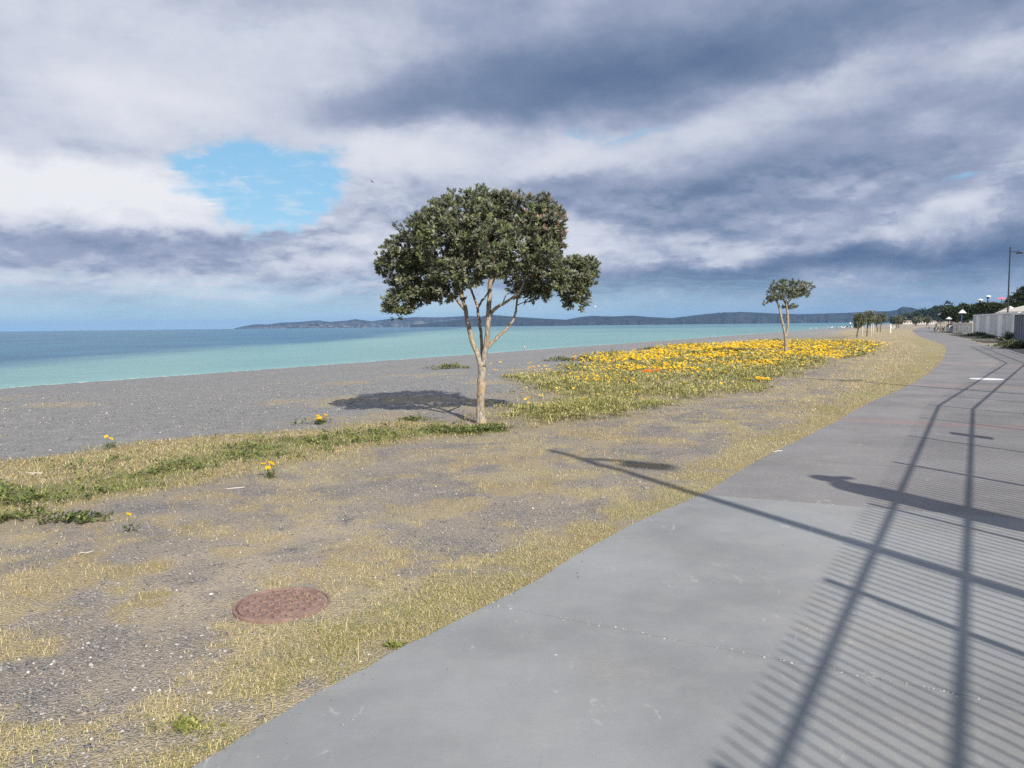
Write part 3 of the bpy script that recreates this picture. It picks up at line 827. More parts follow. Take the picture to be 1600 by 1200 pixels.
YEL = [(0.84, 0.56, 0.015), (0.86, 0.63, 0.04), (0.84, 0.48, 0.01), (0.80, 0.34, 0.01)]
def build_bed():
    x, y = scatter(90000, 12, 70, -4, 28)
    F = fields(x, y)
    lump = fbm(x, y, 0.55, 4, 101)
    keep = rng.random(len(x)) < F['bed'] * sstep(lump + .7 * (fbm(x, y, 2.0, 3, 201) - .5), 0.36, 0.62) * 0.50
    x, y, lump, r_ = x[keep], y[keep], lump[keep], F['r'][keep]; n = len(x)
    kk = np.clip(r_ / 22, .8, 1.8)
    z = ground_z(x, y) + 0.02 + 0.17 * sstep(lump, .36, .75) * rng.random(n)
    V, T, C = leafy(x, y, z, 9, rng.uniform(.07, .13, n) * kk, rng.uniform(.018, .03, n) * kk, 0.0, 1.3, pick(BEDLEAF, n), .05)
    tag(link("bed_foliage", np_mesh("bed_foliage", V, T, col=C), LEAF), label="low green and straw foliage of the flower bed", kind='stuff')
    print("bed", n)
    # straw between the plants
    x, y = scatter(110000, 12, 70, -4, 28); F = fields(x, y)
    keep = rng.random(len(x)) < F['bed'] * 0.50
    x, y, r_ = x[keep], y[keep], F['r'][keep]; n = len(x)
    blades("bed_straw", x, y, rng.uniform(.05, .16, n), .004 * np.clip(r_ / 14, 1, 4), rng.uniform(.5, 1.5, n), pick(STRAW + [(0.22, 0.22, 0.08)], n), BLADE, "dry stalks between the plants of the flower bed")
    # flowers
    x, y = scatter(150000, 14, 68, -4, 28)
    F = fields(x, y)
    wob = fbm(x, y, 0.7, 3, 8) - .5; r_ = F['r']
    fl = poly_soft(x + wob * 3, y + wob * 5, flower_poly, 1.2)
    rich = sstep(r_, 19, 33)
    lump = fbm(x, y, 0.42, 4, 131)
    pr = fl * (0.13 + 0.55 * rich) * sstep(lump + .5 * (fbm(x, y, 1.7, 3, 171) - .5), 0.47 - 0.14 * rich, 0.60 - 0.09 * rich) + F['bed'] * 0.012
    keep = rng.random(len(x)) < pr * 0.36 * (0.30 + 0.70 * sstep(fbm(x, y * .5, .8, 3, 191), .36, .56))
    x, y, r_ = x[keep], y[keep], r_[keep]; n = len(x)
    z = ground_z(x, y) + rng.uniform(.09, .24, n)
    V, T, C = flowers_mesh(x, y, z, rng.uniform(.026, .052, n) * np.clip(r_ / 24, .85, 1.9), pick(YEL, n, [.42, .46, .09, .03]))
    tag(link("bed_flowers", np_mesh("bed_flowers", V, T, col=C), PETAL), label="yellow and orange daisy flowers covering the bed", kind='stuff')
    print("flowers", n)
    # creeping green plants in the bank
    x, y = scatter(60000, 6.0, 20, -41, 3)
    F = fields(x, y); lump = fbm(x, y, 1.1, 4, 141)
    keep = rng.random(len(x)) < (0.75 * F['core'] + 0.12 * F['green']) * sstep(lump + .9 * (fbm(x, y, 3.2, 3, 181) - .5), .48, .66) * 0.26
    x, y, lump = x[keep], y[keep], lump[keep]; n = len(x)
    z = ground_z(x, y) + .02 + .07 * rng.random(n) * sstep(lump, .48, .7)
    V, T, C = leafy(x, y, z, 8, rng.uniform(.03, .06, n), rng.uniform(.016, .028, n), 0.0, 1.1, pick([(0.14, 0.185, 0.05), (0.20, 0.235, 0.07), (0.10, 0.14, 0.04), (0.25, 0.26, 0.09)], n), .03)
    tag(link("creeping_plants", np_mesh("creeping_plants", V, T, col=C), LEAF), label="dark green creeping plants in the grassy bank", kind='stuff')
    print("creep", n)
build_bed()

def build_stones():
    # loose stones over the gravel and upper beach
    x, y = scatter(150000, 2.2, 24)
    F = fields(x, y)
    keep = (rng.random(len(x)) < 0.34 * (1 - F['dry']) * (1 - .7 * F['verge']) * (1 - .8 * F['core']) * (1 - .5 * F['sand'])) & ~F['onpath'] & (F['dpath'] > .03)
    grit = F['onpath'] & (rng.random(len(x)) < .05 * np.exp(-F['dpath'] / .12) + .0006)
    keep = keep | grit
    x, y, r_, be = x[keep], y[keep], F['r'][keep], F['beach'][keep]; n = len(x)
    s_ = rng.gamma(2.6, .0018, n) + .0028; s_ = np.minimum(s_, .014) * np.clip(r_ / 9, 1, 1.9)
    on = F['onpath'][keep]; s_ = np.where(on, np.minimum(s_ * .7, .007), s_)
    z = np.where(on, .0205, ground_z(x, y))
    base = np.array([(1, 0, 0), (0, 1, 0), (-1, 0, 0), (0, -1, 0), (0, 0, 1), (0, 0, -1.0)])
    a = rng.random(n) * 2 * np.pi; ca, sa = np.cos(a), np.sin(a)
    sc = np.stack([s_ * rng.uniform(.8, 1.7, n), s_ * rng.uniform(.7, 1.2, n), s_ * rng.uniform(.35, .75, n)], 1)
    B = base[None] * sc[:, None, :] * rng.uniform(.75, 1.2, (n, 6, 1))
    bx = B[..., 0] * ca[:, None] - B[..., 1] * sa[:, None]; by = B[..., 0] * sa[:, None] + B[..., 1] * ca[:, None]
    V = np.stack([bx + x[:, None], by + y[:, None], B[..., 2] + (z + sc[:, 2] * .4)[:, None]], -1).reshape(-1, 3)
    f = np.array([(0, 1, 4), (1, 2, 4), (2, 3, 4), (3, 0, 4), (1, 0, 5), (2, 1, 5), (3, 2, 5), (0, 3, 5)])
    T = (np.arange(n)[:, None, None] * 6 + f[None]).reshape(-1, 3)
    c = pick([(0.16, 0.158, 0.16), (0.25, 0.245, 0.245), (0.36, 0.35, 0.335), (0.29, 0.25, 0.20), (0.62, 0.60, 0.57)], n, [.3, .33, .23, .125, .015])
    tag(link("loose_stones", np_mesh("loose_stones", V, T, col=np.repeat(c, 6, axis=0), smooth=False), tint_mat("stone", 0.85, 0.0)), label="loose grey pebbles scattered over the gravel", kind='stuff')
    print("stones", n)
build_stones()

# ------------------------------------------------------------------ trees
def bark_mat(name, base, lichen):
    m, t, b = new_mat(name, 0.9, 0.15)
    co = t.n.new('ShaderNodeTexCoord').outputs['Object']; x, y, z = t.xyz(co)
    v = t.vec(t.mul(x, 1.0), t.mul(y, 1.0), t.mul(z, 0.35))
    n = t.noise(v, 28, 7, 0.7); n2 = t.noise(co, 9, 6, 0.65)
    c = t.mix(t.ss(n, 0.35, 0.68), tuple(q * .42 for q in base), tuple(q * 1.25 for q in base))
    if lichen:
        c = t.mix(t.mul(t.ss(n2, 0.46, 0.6), t.mul(t.ss(n, .3, .5, .45, 1.0), lichen)), c, (0.44, 0.25, 0.055))
        c = t.mix(t.ss(t.noise(co, 22, 5, .7), .6, .7, 0, .6), c, (0.42, 0.41, 0.38))
    t.put(b.inputs['Base Color'], c)
    t.put(b.inputs['Normal'], t.bump(n, 0.8, 0.012))
    return m
BARK = bark_mat("lichen_bark", (0.37, 0.34, 0.295), 0.5)
BARK2 = bark_mat("grey_bark", (0.16, 0.135, 0.11), 0.0)
CROWN = tint_mat("tree_leaf", 0.45, 0.12, back=(0.20, 0.22, 0.175), spec=0.35)
TREE_LEAVES = [(0.09, 0.108, 0.045), (0.125, 0.145, 0.06), (0.06, 0.076, 0.035), (0.16, 0.175, 0.08), (0.13, 0.14, 0.09), (0.19, 0.20, 0.145)]

def limb_tube(mb, pts, r0, r1, n=8, sub=4, wob=0.0, rr=None):
    P = [Vector(p) for p in pts]; out = []; 
    for i in range(len(P) - 1):
        p0, p1, p2, p3 = P[max(i - 1, 0)], P[i], P[i + 1], P[min(i + 2, len(P) - 1)]
        for k in range(sub):
            t = k / sub
            q = 0.5 * (2 * p1 + (p2 - p0) * t + (2 * p0 - 5 * p1 + 4 * p2 - p3) * t * t + (3 * p1 - p0 - 3 * p2 + p3) * t ** 3)
            if wob and rr: q = q + Vector((rr.gauss(0, wob), rr.gauss(0, wob), rr.gauss(0, wob)))
            out.append(q)
    out.append(P[-1])
    m = len(out)
    rad = [(r0 + (r1 - r0) * (i / (m - 1))) * (1 + (rr.uniform(-.12, .12) if rr else 0)) for i in range(m)]
    mb.tube(out, rad, n)
    return out, rad

def tree(name, base, Y, trunk_px, trunk_r, limbs, lobes, n_ros, leaf, seed, bark, label, cat='tree', group=None, tips=160, pink=None, nl=13, gap=None):
    """trunk and limbs follow photo pixels at distance Y (+ offset); lobes: px, py, rx, ry, depth offset, depth radius"""
    rr = random.Random(seed); g = np.random.default_rng(seed)
    b0 = Vector(base)
    root = empty(name, b0, label=label, cat=cat, group=group)
    W = lambda px, py, o=0.0: aty(px, py, Y + o) - b0
    mpp = Y / FPX
    mb = MB(); nodes = []
    tp = [W(*p) for p in trunk_px]
    tp[0] = Vector((tp[0].x, tp[0].y, -0.06))
    o, rd = limb_tube(mb, tp, trunk_r, trunk_r * 0.82, 12, 5, 0.003, rr)
    mb2 = MB()
    # root flare
    fl = [tp[0] + Vector((0, 0, h)) for h in (0, 0.05, 0.14)]
    mb.tube(fl, [trunk_r * 1.45, trunk_r * 1.2, trunk_r * 1.0], 12)
    trunk = mb.build("trunk", bark, root, smooth=True)
    for pts, r0, r1 in limbs:
        lb = MB(); P = [W(*p) for p in pts]
        o, rd = limb_tube(lb, P, r0, r1, 8, 4, 0.004, rr)
        nodes += list(zip(o[2:], rd[2:]))
        lb.build("branch", bark, root, smooth=True)
    # lobes of the crown in tree coordinates
    LB = []
    for (px, py, rx, ry, od, rd_) in lobes:
        c = W(px, py, od); LB.append((np.array(c), np.array([rx * mpp, rd_, ry * mpp])))
    area = np.array([(r_[0] * r_[2] + r_[0] * r_[1] + r_[1] * r_[2]) for _, r_ in LB]); pa = area / area.sum()
    pts, outd = [], []
    while len(pts) < n_ros:
        i = g.choice(len(LB), p=pa); c, r_ = LB[i]
        d = g.normal(size=3); d /= np.linalg.norm(d)
        if d[2] < -0.75 and g.random() < .6: continue
        rad = 1.0 - abs(g.normal(0, 0.16))
        lump = 1 + 0.22 * math.sin(d[0] * 7 + i) * math.sin(d[1] * 6 + 2 * i) + 0.10 * math.sin(d[2] * 11 + i * 3)
        p = c + d * r_ * rad * lump
        deep = False
        for j, (c2, r2) in enumerate(LB):
            if j != i and np.sum(((p - c2) / r2) ** 2) < 0.52: deep = True; break
        if deep and g.random() < 0.93: continue
        if gap is not None and p[0] < 1.1 and vnoise(np.array([p[0] * gap + 9.0]), np.array([p[2] * gap + p[1] * gap * .6]), seed)[0] < 0.27: continue
        pts.append(p); outd.append(d * 0.8 + np.array([0.05, -0.05, 0.55]))
    pts = np.array(pts); outd = np.array(outd); outd /= np.linalg.norm(outd, axis=1)[:, None]
    # twigs: grow to a sample of rosettes from the nearest wood
    tw = MB()
    sel = sorted(g.choice(len(pts), min(tips, len(pts)), replace=False).tolist(), key=lambda i: min((Vector(pts[i]) - n_[0]).length for n_ in nodes))
    for i in sel:
        p = Vector(pts[i]); q, rq = min(nodes, key=lambda n_: (n_[0] - p).length + (0.25 if n_[0].z > p.z else 0) )
        d = (p - q).length
        if d < 0.05 or d > 1.6: continue
        mid = q.lerp(p, 0.5) + Vector((rr.gauss(0, .05), rr.gauss(0, .05), rr.uniform(-.02, .12) * d)) 
        a = min(rq * 0.7, 0.006 + 0.012 * d)
        pts_ = [q, q.lerp(mid, .55) + Vector((0, 0, .02)), mid, mid.lerp(p, .6), p]
        tw.tube(pts_, [a, a * .8, a * .62, a * .45, a * .3], 5)
        nodes += [(pts_[2], a * .6), (pts_[3], a * .45), (p, a * .35)]
    if tw.n: t_ = tw.build("twigs", BARK2, root, smooth=True); t_['kind'] = 'stuff'
    # leaf rosettes
    n = len(pts); N = n * nl
    ax = np.repeat(outd, nl, axis=0); C = np.repeat(pts, nl, axis=0)
    rv = g.normal(size=(N, 3)); side = np.cross(ax, rv); side /= np.linalg.norm(side, axis=1)[:, None]
    op = g.uniform(0.25, 1.45, N)[:, None]
    D = ax * np.cos(op) + side * np.sin(op)
    L_ = (leaf * g.uniform(.7, 1.2, N))[:, None]; Wd = L_ * g.uniform(.26, .36, (N, 1)) / 2 * 1.15
    B = C - ax * (g.uniform(0, .06, (N, 1)) * leaf / .08)
    S = np.cross(D, ax); S /= np.linalg.norm(S, axis=1)[:, None] + 1e-9
    M = B + D * L_ * .58
    V = np.stack([B, M - S * Wd, M + S * Wd, B + D * L_], 1).reshape(-1, 3)
    i = np.arange(N) * 4
    # faces turned so that the upper leaf side looks along the shoot
    T = np.concatenate([np.stack([i, i + 2, i + 1], 1), np.stack([i + 1, i + 2, i + 3], 1)])
    base_c = np.array(TREE_LEAVES)[g.integers(0, len(TREE_LEAVES), n)] * g.uniform(.75, 1.3, (n, 1))
    if pink is not None:
        pc = np.array(W(pink[0], pink[1])); 
        dd = np.linalg.norm((pts - pc) * np.array([1, .35, 1]), axis=1); pk = (dd < pink[2]) & (g.random(n) < .16)
        base_c[pk] = np.array([0.26, 0.17, 0.12]) * g.uniform(.7, 1.3, (pk.sum(), 1))
    cc = np.repeat(np.repeat(base_c, nl, axis=0) * g.uniform(.8, 1.25, (N, 1)), 4, axis=0)
    me = np_mesh("crown", V, T, col=cc)
    link("crown", me, CROWN, root, kind='stuff')
    return root

TB = at(752, 661); TY = TB.y
tree("pohutukawa_tree", TB, TY,
     [(752, 664), (751, 640), (752, 610), (753, 585), (752, 566)], 0.078,
     [([(751, 572), (747, 556), (740, 539, .03), (733.5, 516, .05), (728.5, 490, .05), (723, 467, .05), (712, 440, .1), (695, 405, .1)], 0.050, 0.022),
      ([(728, 487, .05), (716, 472, .0), (707, 460, -.1), (693, 453, -.2), (668, 448, -.3), (645, 455, -.3)], 0.024, 0.010),
      ([(723, 467, .05), (718, 430, .5), (690, 395, .9)], 0.022, 0.01),
      ([(754, 568), (753, 551, .1), (752, 525, .2), (748.5, 502, .25), (746, 481, .25), (740, 463, .3), (733, 445, .35), (725, 410, .5)], 0.032, 0.016),
      ([(746, 482, .25), (753, 470, .35), (761, 459, .5), (775, 430, .8), (790, 390, 1.0)], 0.022, 0.010),
      ([(754, 572), (760, 537, -.05), (762.5, 509, -.08), (764, 478, -.1), (766, 443, -.15), (768, 410, -.2), (760, 370, -.2)], 0.054, 0.025),
      ([(766, 492, -.1), (774, 482, -.2), (785, 475, -.3), (800, 466, -.4), (812, 455, -.45), (825, 430, -.5), (850, 410, -.5)], 0.030, 0.012),
      ([(786, 474, -.3), (788, 467, -.25), (792, 460, -.2)], 0.012, 0.007),
      ([(757, 549, 0), (768, 536, .05), (780, 525, .1), (792, 513, .15), (799, 505, .2), (804, 494, .2), (806, 486, .2), (808.5, 466, .2), (816, 446, .2), (850, 430, .1), (885, 425, 0)], 0.030, 0.012),
      ([(768, 410, -.2), (790, 375, -.4), (815, 345, -.4)], 0.025, 0.01), ([(764, 420, -.2), (735, 375, -.6), (715, 345, -.7)], 0.022, 0.01), ([(850, 430, .1), (885, 450, .1), (905, 465, .1)], 0.014, 0.007)],
     [(738, 340, 74, 38, 0, 1.1), (688, 374, 60, 40, -.2, 1.1), (637, 400, 40, 32, 0, .75), (650, 436, 46, 26, .1, .7), (624, 474, 24, 22, -.2, .35), (692, 450, 34, 22, -.3, .5), (655, 458, 26, 18, -.1, .45),
      (806, 334, 60, 30, .1, 1.0), (846, 356, 34, 30, 0, .8), (785, 392, 80, 46, -.55, .9), (728, 422, 52, 26, -.5, .7), (872, 432, 52, 30, 0, .75), (900, 456, 24, 28, .1, .4), (900, 425, 34, 26, 0, .5),
      (832, 448, 38, 24, .3, .6), (770, 380, 92, 54, .9, 1.0), (852, 380, 32, 24, .2, .7), (922, 415, 14, 14, 0, .25), (870, 335, 12, 10, 0, .3), (600, 415, 12, 16, 0, .3)],
     6800, 0.074, 5, BARK, "large wind-shaped coastal tree with lichen-covered forked trunk on the gravel", tips=230, pink=(850, 340, 0.62), gap=4.2)

T2 = at(1228, 556); Y2 = T2.y
tree("pohutukawa_tree", T2, Y2,
     [(1228, 557), (1228, 545), (1228, 535), (1227, 524)], 0.10,
     [([(1227, 526), (1224, 510), (1220, 492), (1216, 476), (1210, 468), (1200, 472), (1192, 475)], 0.07, 0.02),
      ([(1228, 528), (1231, 505), (1230, 486), (1229, 472), (1232, 460, .3), (1240, 450, .5)], 0.075, 0.025),
      ([(1229, 474), (1238, 466, -.2), (1250, 458, -.3), (1262, 450, -.3)], 0.04, 0.015),
      ([(1229, 478), (1222, 465, .3), (1212, 455, .5), (1205, 448, .5)], 0.04, 0.015)],
     [(1225, 446, 21, 9, 0, .8), (1212, 458, 14, 10, 0, .5), (1245, 448, 19, 9, .1, .7), (1259, 447, 13, 8, 0, .5), (1230, 461, 22, 8, -.2, .7), (1257, 458, 10, 6, 0, .4), (1234, 479, 12, 4, .1, .3), (1194, 474, 5, 2.5, 0, .15), (1205, 467, 8, 4, 0, .3)],
     430, 0.13, 9, BARK, "slender two-stemmed tree with flat crown standing in the yellow flowers", tips=70, nl=10)

G_SMALL = "small trees planted in a row along the lawn"
small = [  # base px, crown (px, py, rx, ry), label
    ((1339, 528), [(1343, 499, 9, 10), (1340, 507, 6, 6)], "small dark tree with leaning trunk, front one of the staked row"),
    ((1354.5, 525.5), [(1357, 493, 9, 8), (1353, 501, 7, 8), (1362, 500, 7, 6)], "tallest small round-topped tree of the staked row on the lawn"),
    ((1370.5, 518.8), [(1368, 497, 7, 7), (1371, 502, 6, 5)], "small tree just right of the tallest one, with a dark trunk between pale stakes"),
    ((1375.5, 518.4), [(1378, 496, 7.5, 7), (1380, 501, 6, 5)], "right-hand tree of the staked row with a pale trunk"),
    ((1400.5, 512.4), [(1402, 498.5, 6.5, 5.5)], "distant dark tree left of the low white houses, its trunk nearer the sea"),
    ((1404.0, 512.2), [(1409, 499, 7, 5)], "distant dark tree touching the low white houses on its right"),
    ((1431, 509.5), [(1433, 500, 7, 5)], "far dark tree above the bend of the path"),
    ((1448, 508.6), [(1449, 500, 6, 4.5)], "far small tree right of the path bend in front of pale houses"),
]
for k, (b_, lobes, lab) in enumerate(small):
    B = at(*b_); Y_ = B.y
    lb = [(p[0], p[1], p[2], p[3], 0.0, p[2] * Y_ / FPX * .9) for p in lobes]
    top = lobes[0]
    tree("small_tree", B, Y_, [(b_[0], b_[1] + .3), (b_[0] + .3, b_[1] - 6), (b_[0] + (top[0] - b_[0]) * .4, b_[1] - (b_[1] - top[1]) * .45)], 0.075 * max(1, Y_ / 110),
         [([(b_[0] + (top[0] - b_[0]) * .4, b_[1] - (b_[1] - top[1]) * .42), (top[0] - 1, top[1] + 3), (top[0] - 3, top[1])], 0.06 * max(1, Y_ / 110), 0.03),
          ([(b_[0] + (top[0] - b_[0]) * .4, b_[1] - (b_[1] - top[1]) * .42), (top[0] + 2, top[1] + 3), (top[0] + 4, top[1] - 1)], 0.05 * max(1, Y_ / 110), 0.03)],
         lb, 230, 0.20 * max(1, Y_ / 110), 30 + k, BARK2, lab, group=G_SMALL, tips=16, nl=8, gap=None)

# pale stakes beside the young trees
PALE = plain("pale_timber", (0.50, 0.46, 0.40), 0.85)
for k, (bx, by, ty, lab) in enumerate([(1347.3, 524.5, 506, "first pale timber stake between the two front trees of the row"),
                             (1361.2, 524.0, 506, "pale timber stake just right of the tallest tree of the row"),
                             (1364.3, 521.5, 505.5, "pale timber stake standing behind the tallest tree, left of the dark trunk")]):
    B = at(bx, by); h = (by - ty) / FPX * B.y
    MB().tube([(0, 0, -.1), (0, 0, h - .06), (0, 0, h)], [.07, .07, .03], 6).build("tree_stake", PALE, None, B, label=lab, cat="stake", group="pale stakes beside the young trees")

# ------------------------------------------------------------------ lamp posts, terrace, railing, people
LAMP = plain("dark_lamp_paint", (0.022, 0.026, 0.035), 0.45, 0.2, spec=0.5)
GLASS = plain("lamp_diffuser", (0.55, 0.57, 0.6), 0.3, 0.05)
def lamp(loc, h, label):
    root = empty("lamp_post", loc, label=label, cat="lamp post", group="dark lamp posts along the seafront")
    n = Vector((0.857, -0.515, 0))
    MB().tube([(0, 0, 0), (0, 0, .02), (0, 0, .9), (0, 0, h)], [.11, .085, .075, .055], 12).build("pole", LAMP, root, smooth=False)
    MB().lathe([(.16, 0), (.16, .03), (.10, .05)], 14).build("base_plate", LAMP, root)
    z = h - .48
    MB().obox(Vector((0, 0, z)) + n * .03, Vector((0, 0, z)) + n * .72, .06, .06).build("arm", LAMP, root)
    a = Vector((0, 0, z - .16)) + n * .46; b = Vector((0, 0, z - .16)) + n * 1.00
    hd = MB().obox(a, b, .30, .12).build("lamp_head", LAMP, root, bevel=.02)
    MB().obox(a.lerp(b, .85) + Vector((0, 0, .06)), a.lerp(b, .2) + Vector((0, 0, .10)), .20, .06).build("head_bracket", LAMP, root)
    MB().obox(a.lerp(b, .1) - Vector((0, 0, .068)), a.lerp(b, .9) - Vector((0, 0, .068)), .22, .012).build("diffuser", GLASS, hd)
    return root
LB_ = aty(1574, 505, 71.5)
lamp((LB_.x, LB_.y, 0.0), aty(1576, 385.5, 71.5).z, "tall dark lamp post with one arm standing behind the white fence")
DECK = 1.84
L1 = at(860, 703); hl = 6.4 + DECK
lamp((L1.x + SUN_TO.x / SUN_TO.z * hl, L1.y + SUN_TO.y / SUN_TO.z * hl, DECK), hl - DECK, "dark lamp post on the terrace behind the camera, its shadow crossing the pale slab")
L2 = at(1246, 590)
lamp((L2.x + SUN_TO.x / SUN_TO.z * hl, L2.y + SUN_TO.y / SUN_TO.z * hl, DECK), hl - DECK, "dark lamp post on the terrace, its shadow crossing the path beyond the red band")

def build_terrace():
    m, t, b = new_mat("terrace_concrete", 0.85, .2)
    P = t.pos(); n = t.noise(P, 1.2, 6, .6)
    t.put(b.inputs['Base Color'], t.mix(t.ss(n, .3, .7), (0.30, 0.29, 0.275), (0.40, 0.39, 0.37)))
    L = fence_line; inn = []
    off = -0.08
    edge = [(p.x - .857 * off, p.y + .515 * off) for p in L]
    back = [(L[3].x + 12, L[3].y - 7.0), (L[2].x + 14, L[2].y - 6), (L[1].x + 13, L[1].y - 7), (L[0].x + 12, L[0].y - 7.2)]
    poly = edge + back; k = len(poly)
    root = empty("terrace", (0, 0, 0), label="raised concrete terrace beside the path, beyond the right edge of view", cat="terrace")
    slabV = [(x, y, -.1) for x, y in poly] + [(x, y, DECK - .1) for x, y in poly]
    MB().raw(slabV, [tuple(range(k, 2 * k))] + [(i, (i + 1) % k, (i + 1) % k + k, i + k) for i in range(k)]).build("retaining_wall", m, root)
    e2 = [(p.x + .857 * .06, p.y - .515 * .06) for p in L]
    poly2 = e2 + back
    V = [(x, y, DECK - .1) for x, y in poly2] + [(x, y, DECK) for x, y in poly2]
    MB().raw(V, [tuple(range(k, 2 * k)), tuple(reversed(range(k)))] + [(i, (i + 1) % k, (i + 1) % k + k, i + k) for i in range(k)]).build("deck", m, root)
    MET = plain("dark_railing_paint", (0.03, 0.033, 0.04), .45, spec=.5)
    pick_me = MB().box(-.0052, -.0052, 0, .0052, .0052, 1.25).mesh("baluster"); pick_me.materials.append(MET)
    post_me = MB().box(-.018, -.021, 0, .021, .021, 1.31).mesh("post"); post_me.materials.append(MET)
    names = ["long straight run of dark railing on the terrace nearest the camera", "dark railing on the terrace past its first bend", "last run of dark railing turning in towards the path"]
    for s_ in range(3):
        a, c = L[s_], L[s_ + 1]; d = (c - a); Ln = d.length; d = d / Ln
        rt = empty("railing", (a.x, a.y, DECK), math.atan2(d.y, d.x), label=names[s_], cat="railing", group="railings along the terrace edge")
        g0 = .03
        for zz, nm in ((3.0 - DECK, "top_rail"), (2.56 - DECK, "middle_rail"), (.10, "bottom_rail")):
            hw = .014 if nm != "bottom_rail" else .012
            MB().box(g0, -hw, zz - .015, Ln - g0, hw, zz + .015).build(nm, MET, rt)
        n = int(Ln / .106); np_ = max(1, round(Ln / 2.3))
        for i in range(n):
            o = link("baluster", pick_me, None, rt, ((i + .5) * Ln / n, 0, .08))
        for i in range(np_ + (1 if s_ == 2 else 0)):
            link("post", post_me, None, rt, (i * Ln / np_, 0, 0))
        if s_ == 0:
            # small notice plate on the railing
            q = at(1538, 684); w = Vector((q.x - SOFF.x * 2.56 / 3.0, q.y - SOFF.y * 2.56 / 3.0)); t_ = (w - a).dot(d)
            MB().box(t_ - .13, -.055, 2.40 - DECK, t_ + .13, -.034, 2.80 - DECK).build("notice_plate", plain("plate_paint", (.5, .5, .5), .6), rt)
build_terrace()

def skin_body(name, joints, edges, mat, parent, sub=2, root=0):
    me = bpy.data.meshes.new(name)
    me.from_pydata([j[0] for j in joints], edges, []); me.update()
    o = bpy.data.objects.new(name, me); COL.objects.link(o)
    o.modifiers.new("skin", 'SKIN'); sk = me.skin_vertices[0].data if me.skin_vertices else None
    if sk is None:
        bpy.context.view_layer.objects.active = o
        bpy.ops.mesh.customdata_skin_add(); sk = me.skin_vertices[0].data
    for i, j in enumerate(joints):
        sk[i].radius = j[1] if hasattr(j[1], '__len__') else (j[1], j[1]); sk[i].use_root = (i == root)
    s = o.modifiers.new("sub", 'SUBSURF'); s.levels = s.render_levels = sub
    dg = bpy.context.evaluated_depsgraph_get(); dg.update()
    m2 = bpy.data.meshes.new_from_object(o.evaluated_get(dg)); m2.name = name
    bpy.data.objects.remove(o)
    for p in m2.polygons: p.use_smooth = True
    m2.materials.clear()
    return link(name, m2, mat, parent)
def clothes_mat(name, shirt, trousers, skin, hair, neck, waist, ankle=0.10):
    m, t, b = new_mat(name, .8, .15)
    z = t.xyz(t.n.new('ShaderNodeTexCoord').outputs['Object'])[2]
    c = t.mix(t.m('GREATER_THAN', z, ankle), (0.05, 0.05, 0.05), trousers)
    c = t.mix(t.m('GREATER_THAN', z, waist), c, shirt)
    c = t.mix(t.m('GREATER_THAN', z, neck), c, skin)
    c = t.mix(t.m('GREATER_THAN', z, neck + .22), c, hair)
    t.put(b.inputs['Base Color'], c); return m
def person(loc, rz, lean, label, shirt, trousers, cap=None, stride=0.1, arm=(0.25, 0.25), bulk=1.0, coat=None):
    root = empty("person", loc, rz, label=label, cat="person")
    L = lean
    J = [((0, 0, .95), (.15, .11)), ((0, .02 + L * .3, 1.15), (.13, .095)), ((0, .02 + L * .7, 1.36), (.165, .105)), ((0, .03 + L, 1.50), .075), ((0, .05 + L * 1.25, 1.57), .085), ((0, .06 + L * 1.4, 1.645), (.095, .11)), ((0, .05 + L * 1.4, 1.70), .075)]
    E = [(0, 1), (1, 2), (2, 3), (3, 4), (4, 5), (5, 6)]
    for sgn in (-1, 1):
        k = len(J); st = stride * sgn
        J += [((.10 * sgn, 0, .86), .095), ((.11 * sgn, .03 + st * .6, .49), .062), ((.115 * sgn, -.02 + st, .09), .042), ((.13 * sgn, .13 + st, .035), .036)]
        E += [(0, k), (k, k + 1), (k + 1, k + 2), (k + 2, k + 3)]
        k = len(J); f = arm[0] if sgn < 0 else arm[1]
        sh = (.20 * sgn, .02 + L * .85, 1.43); el_ = (.25 * sgn, .02 + L * .9 + f * .25, 1.16 + abs(f) * .02); ha = (.20 * sgn, .05 + L + f, .98 + max(0, f) * .45)
        J += [(sh, .062), (el_, .045), (ha, .033), ((ha[0] * .93, ha[1] + .08, ha[2] - .03), .03)]
        E += [(2, k), (k, k + 1), (k + 1, k + 2), (k + 2, k + 3)]
    J = [(p, tuple(q * bulk for q in r_) if hasattr(r_, '__len__') and i in (0, 1, 2) else (r_ * (bulk if i > 6 else 1) if not hasattr(r_, '__len__') else r_)) for i, (p, r_) in enumerate(J)]
    mt = clothes_mat("walker_clothes", shirt, trousers, (.45, .29, .21), (.06, .04, .03), 1.50, .97)
    skin_body("body", J, E, mt, root)
    if coat:
        prof = [(.24, .50), (.245, .75), (.235, 1.0), (.25, 1.25), (.24, 1.40), (.15, 1.50), (.085, 1.55)]
        mb = MB().lathe(prof, 20)
        mb.v = [(x * 1.0, y * .80 + .02, z) for x, y, z in mb.v]
        mb.build("coat", plain("coat_cloth", coat, .9, .2), root, smooth=True)
    if cap:
        c = Vector((0, .06 + L * 1.4, 1.635))
        mb = MB().lathe([(.118, .02), (.118, .06), (.10, .10), (.05, .125), (.01, .13)], 16, c)
        mb.raw([c + Vector(v) for v in [(-.085, .08, .02), (.085, .08, .02), (.07, .22, .0), (0, .245, -.005), (-.07, .22, .0), (-.085, .08, .035), (.085, .08, .035), (.07, .22, .012), (0, .245, .008), (-.07, .22, .012)]],
               [(4, 3, 2, 1, 0), (5, 6, 7, 8, 9), (0, 1, 6, 5), (1, 2, 7, 6), (2, 3, 8, 7), (3, 4, 9, 8), (4, 0, 5, 9)])
        mb.build("cap", plain("cap_cloth", cap, .9), root, smooth=False)
    return root
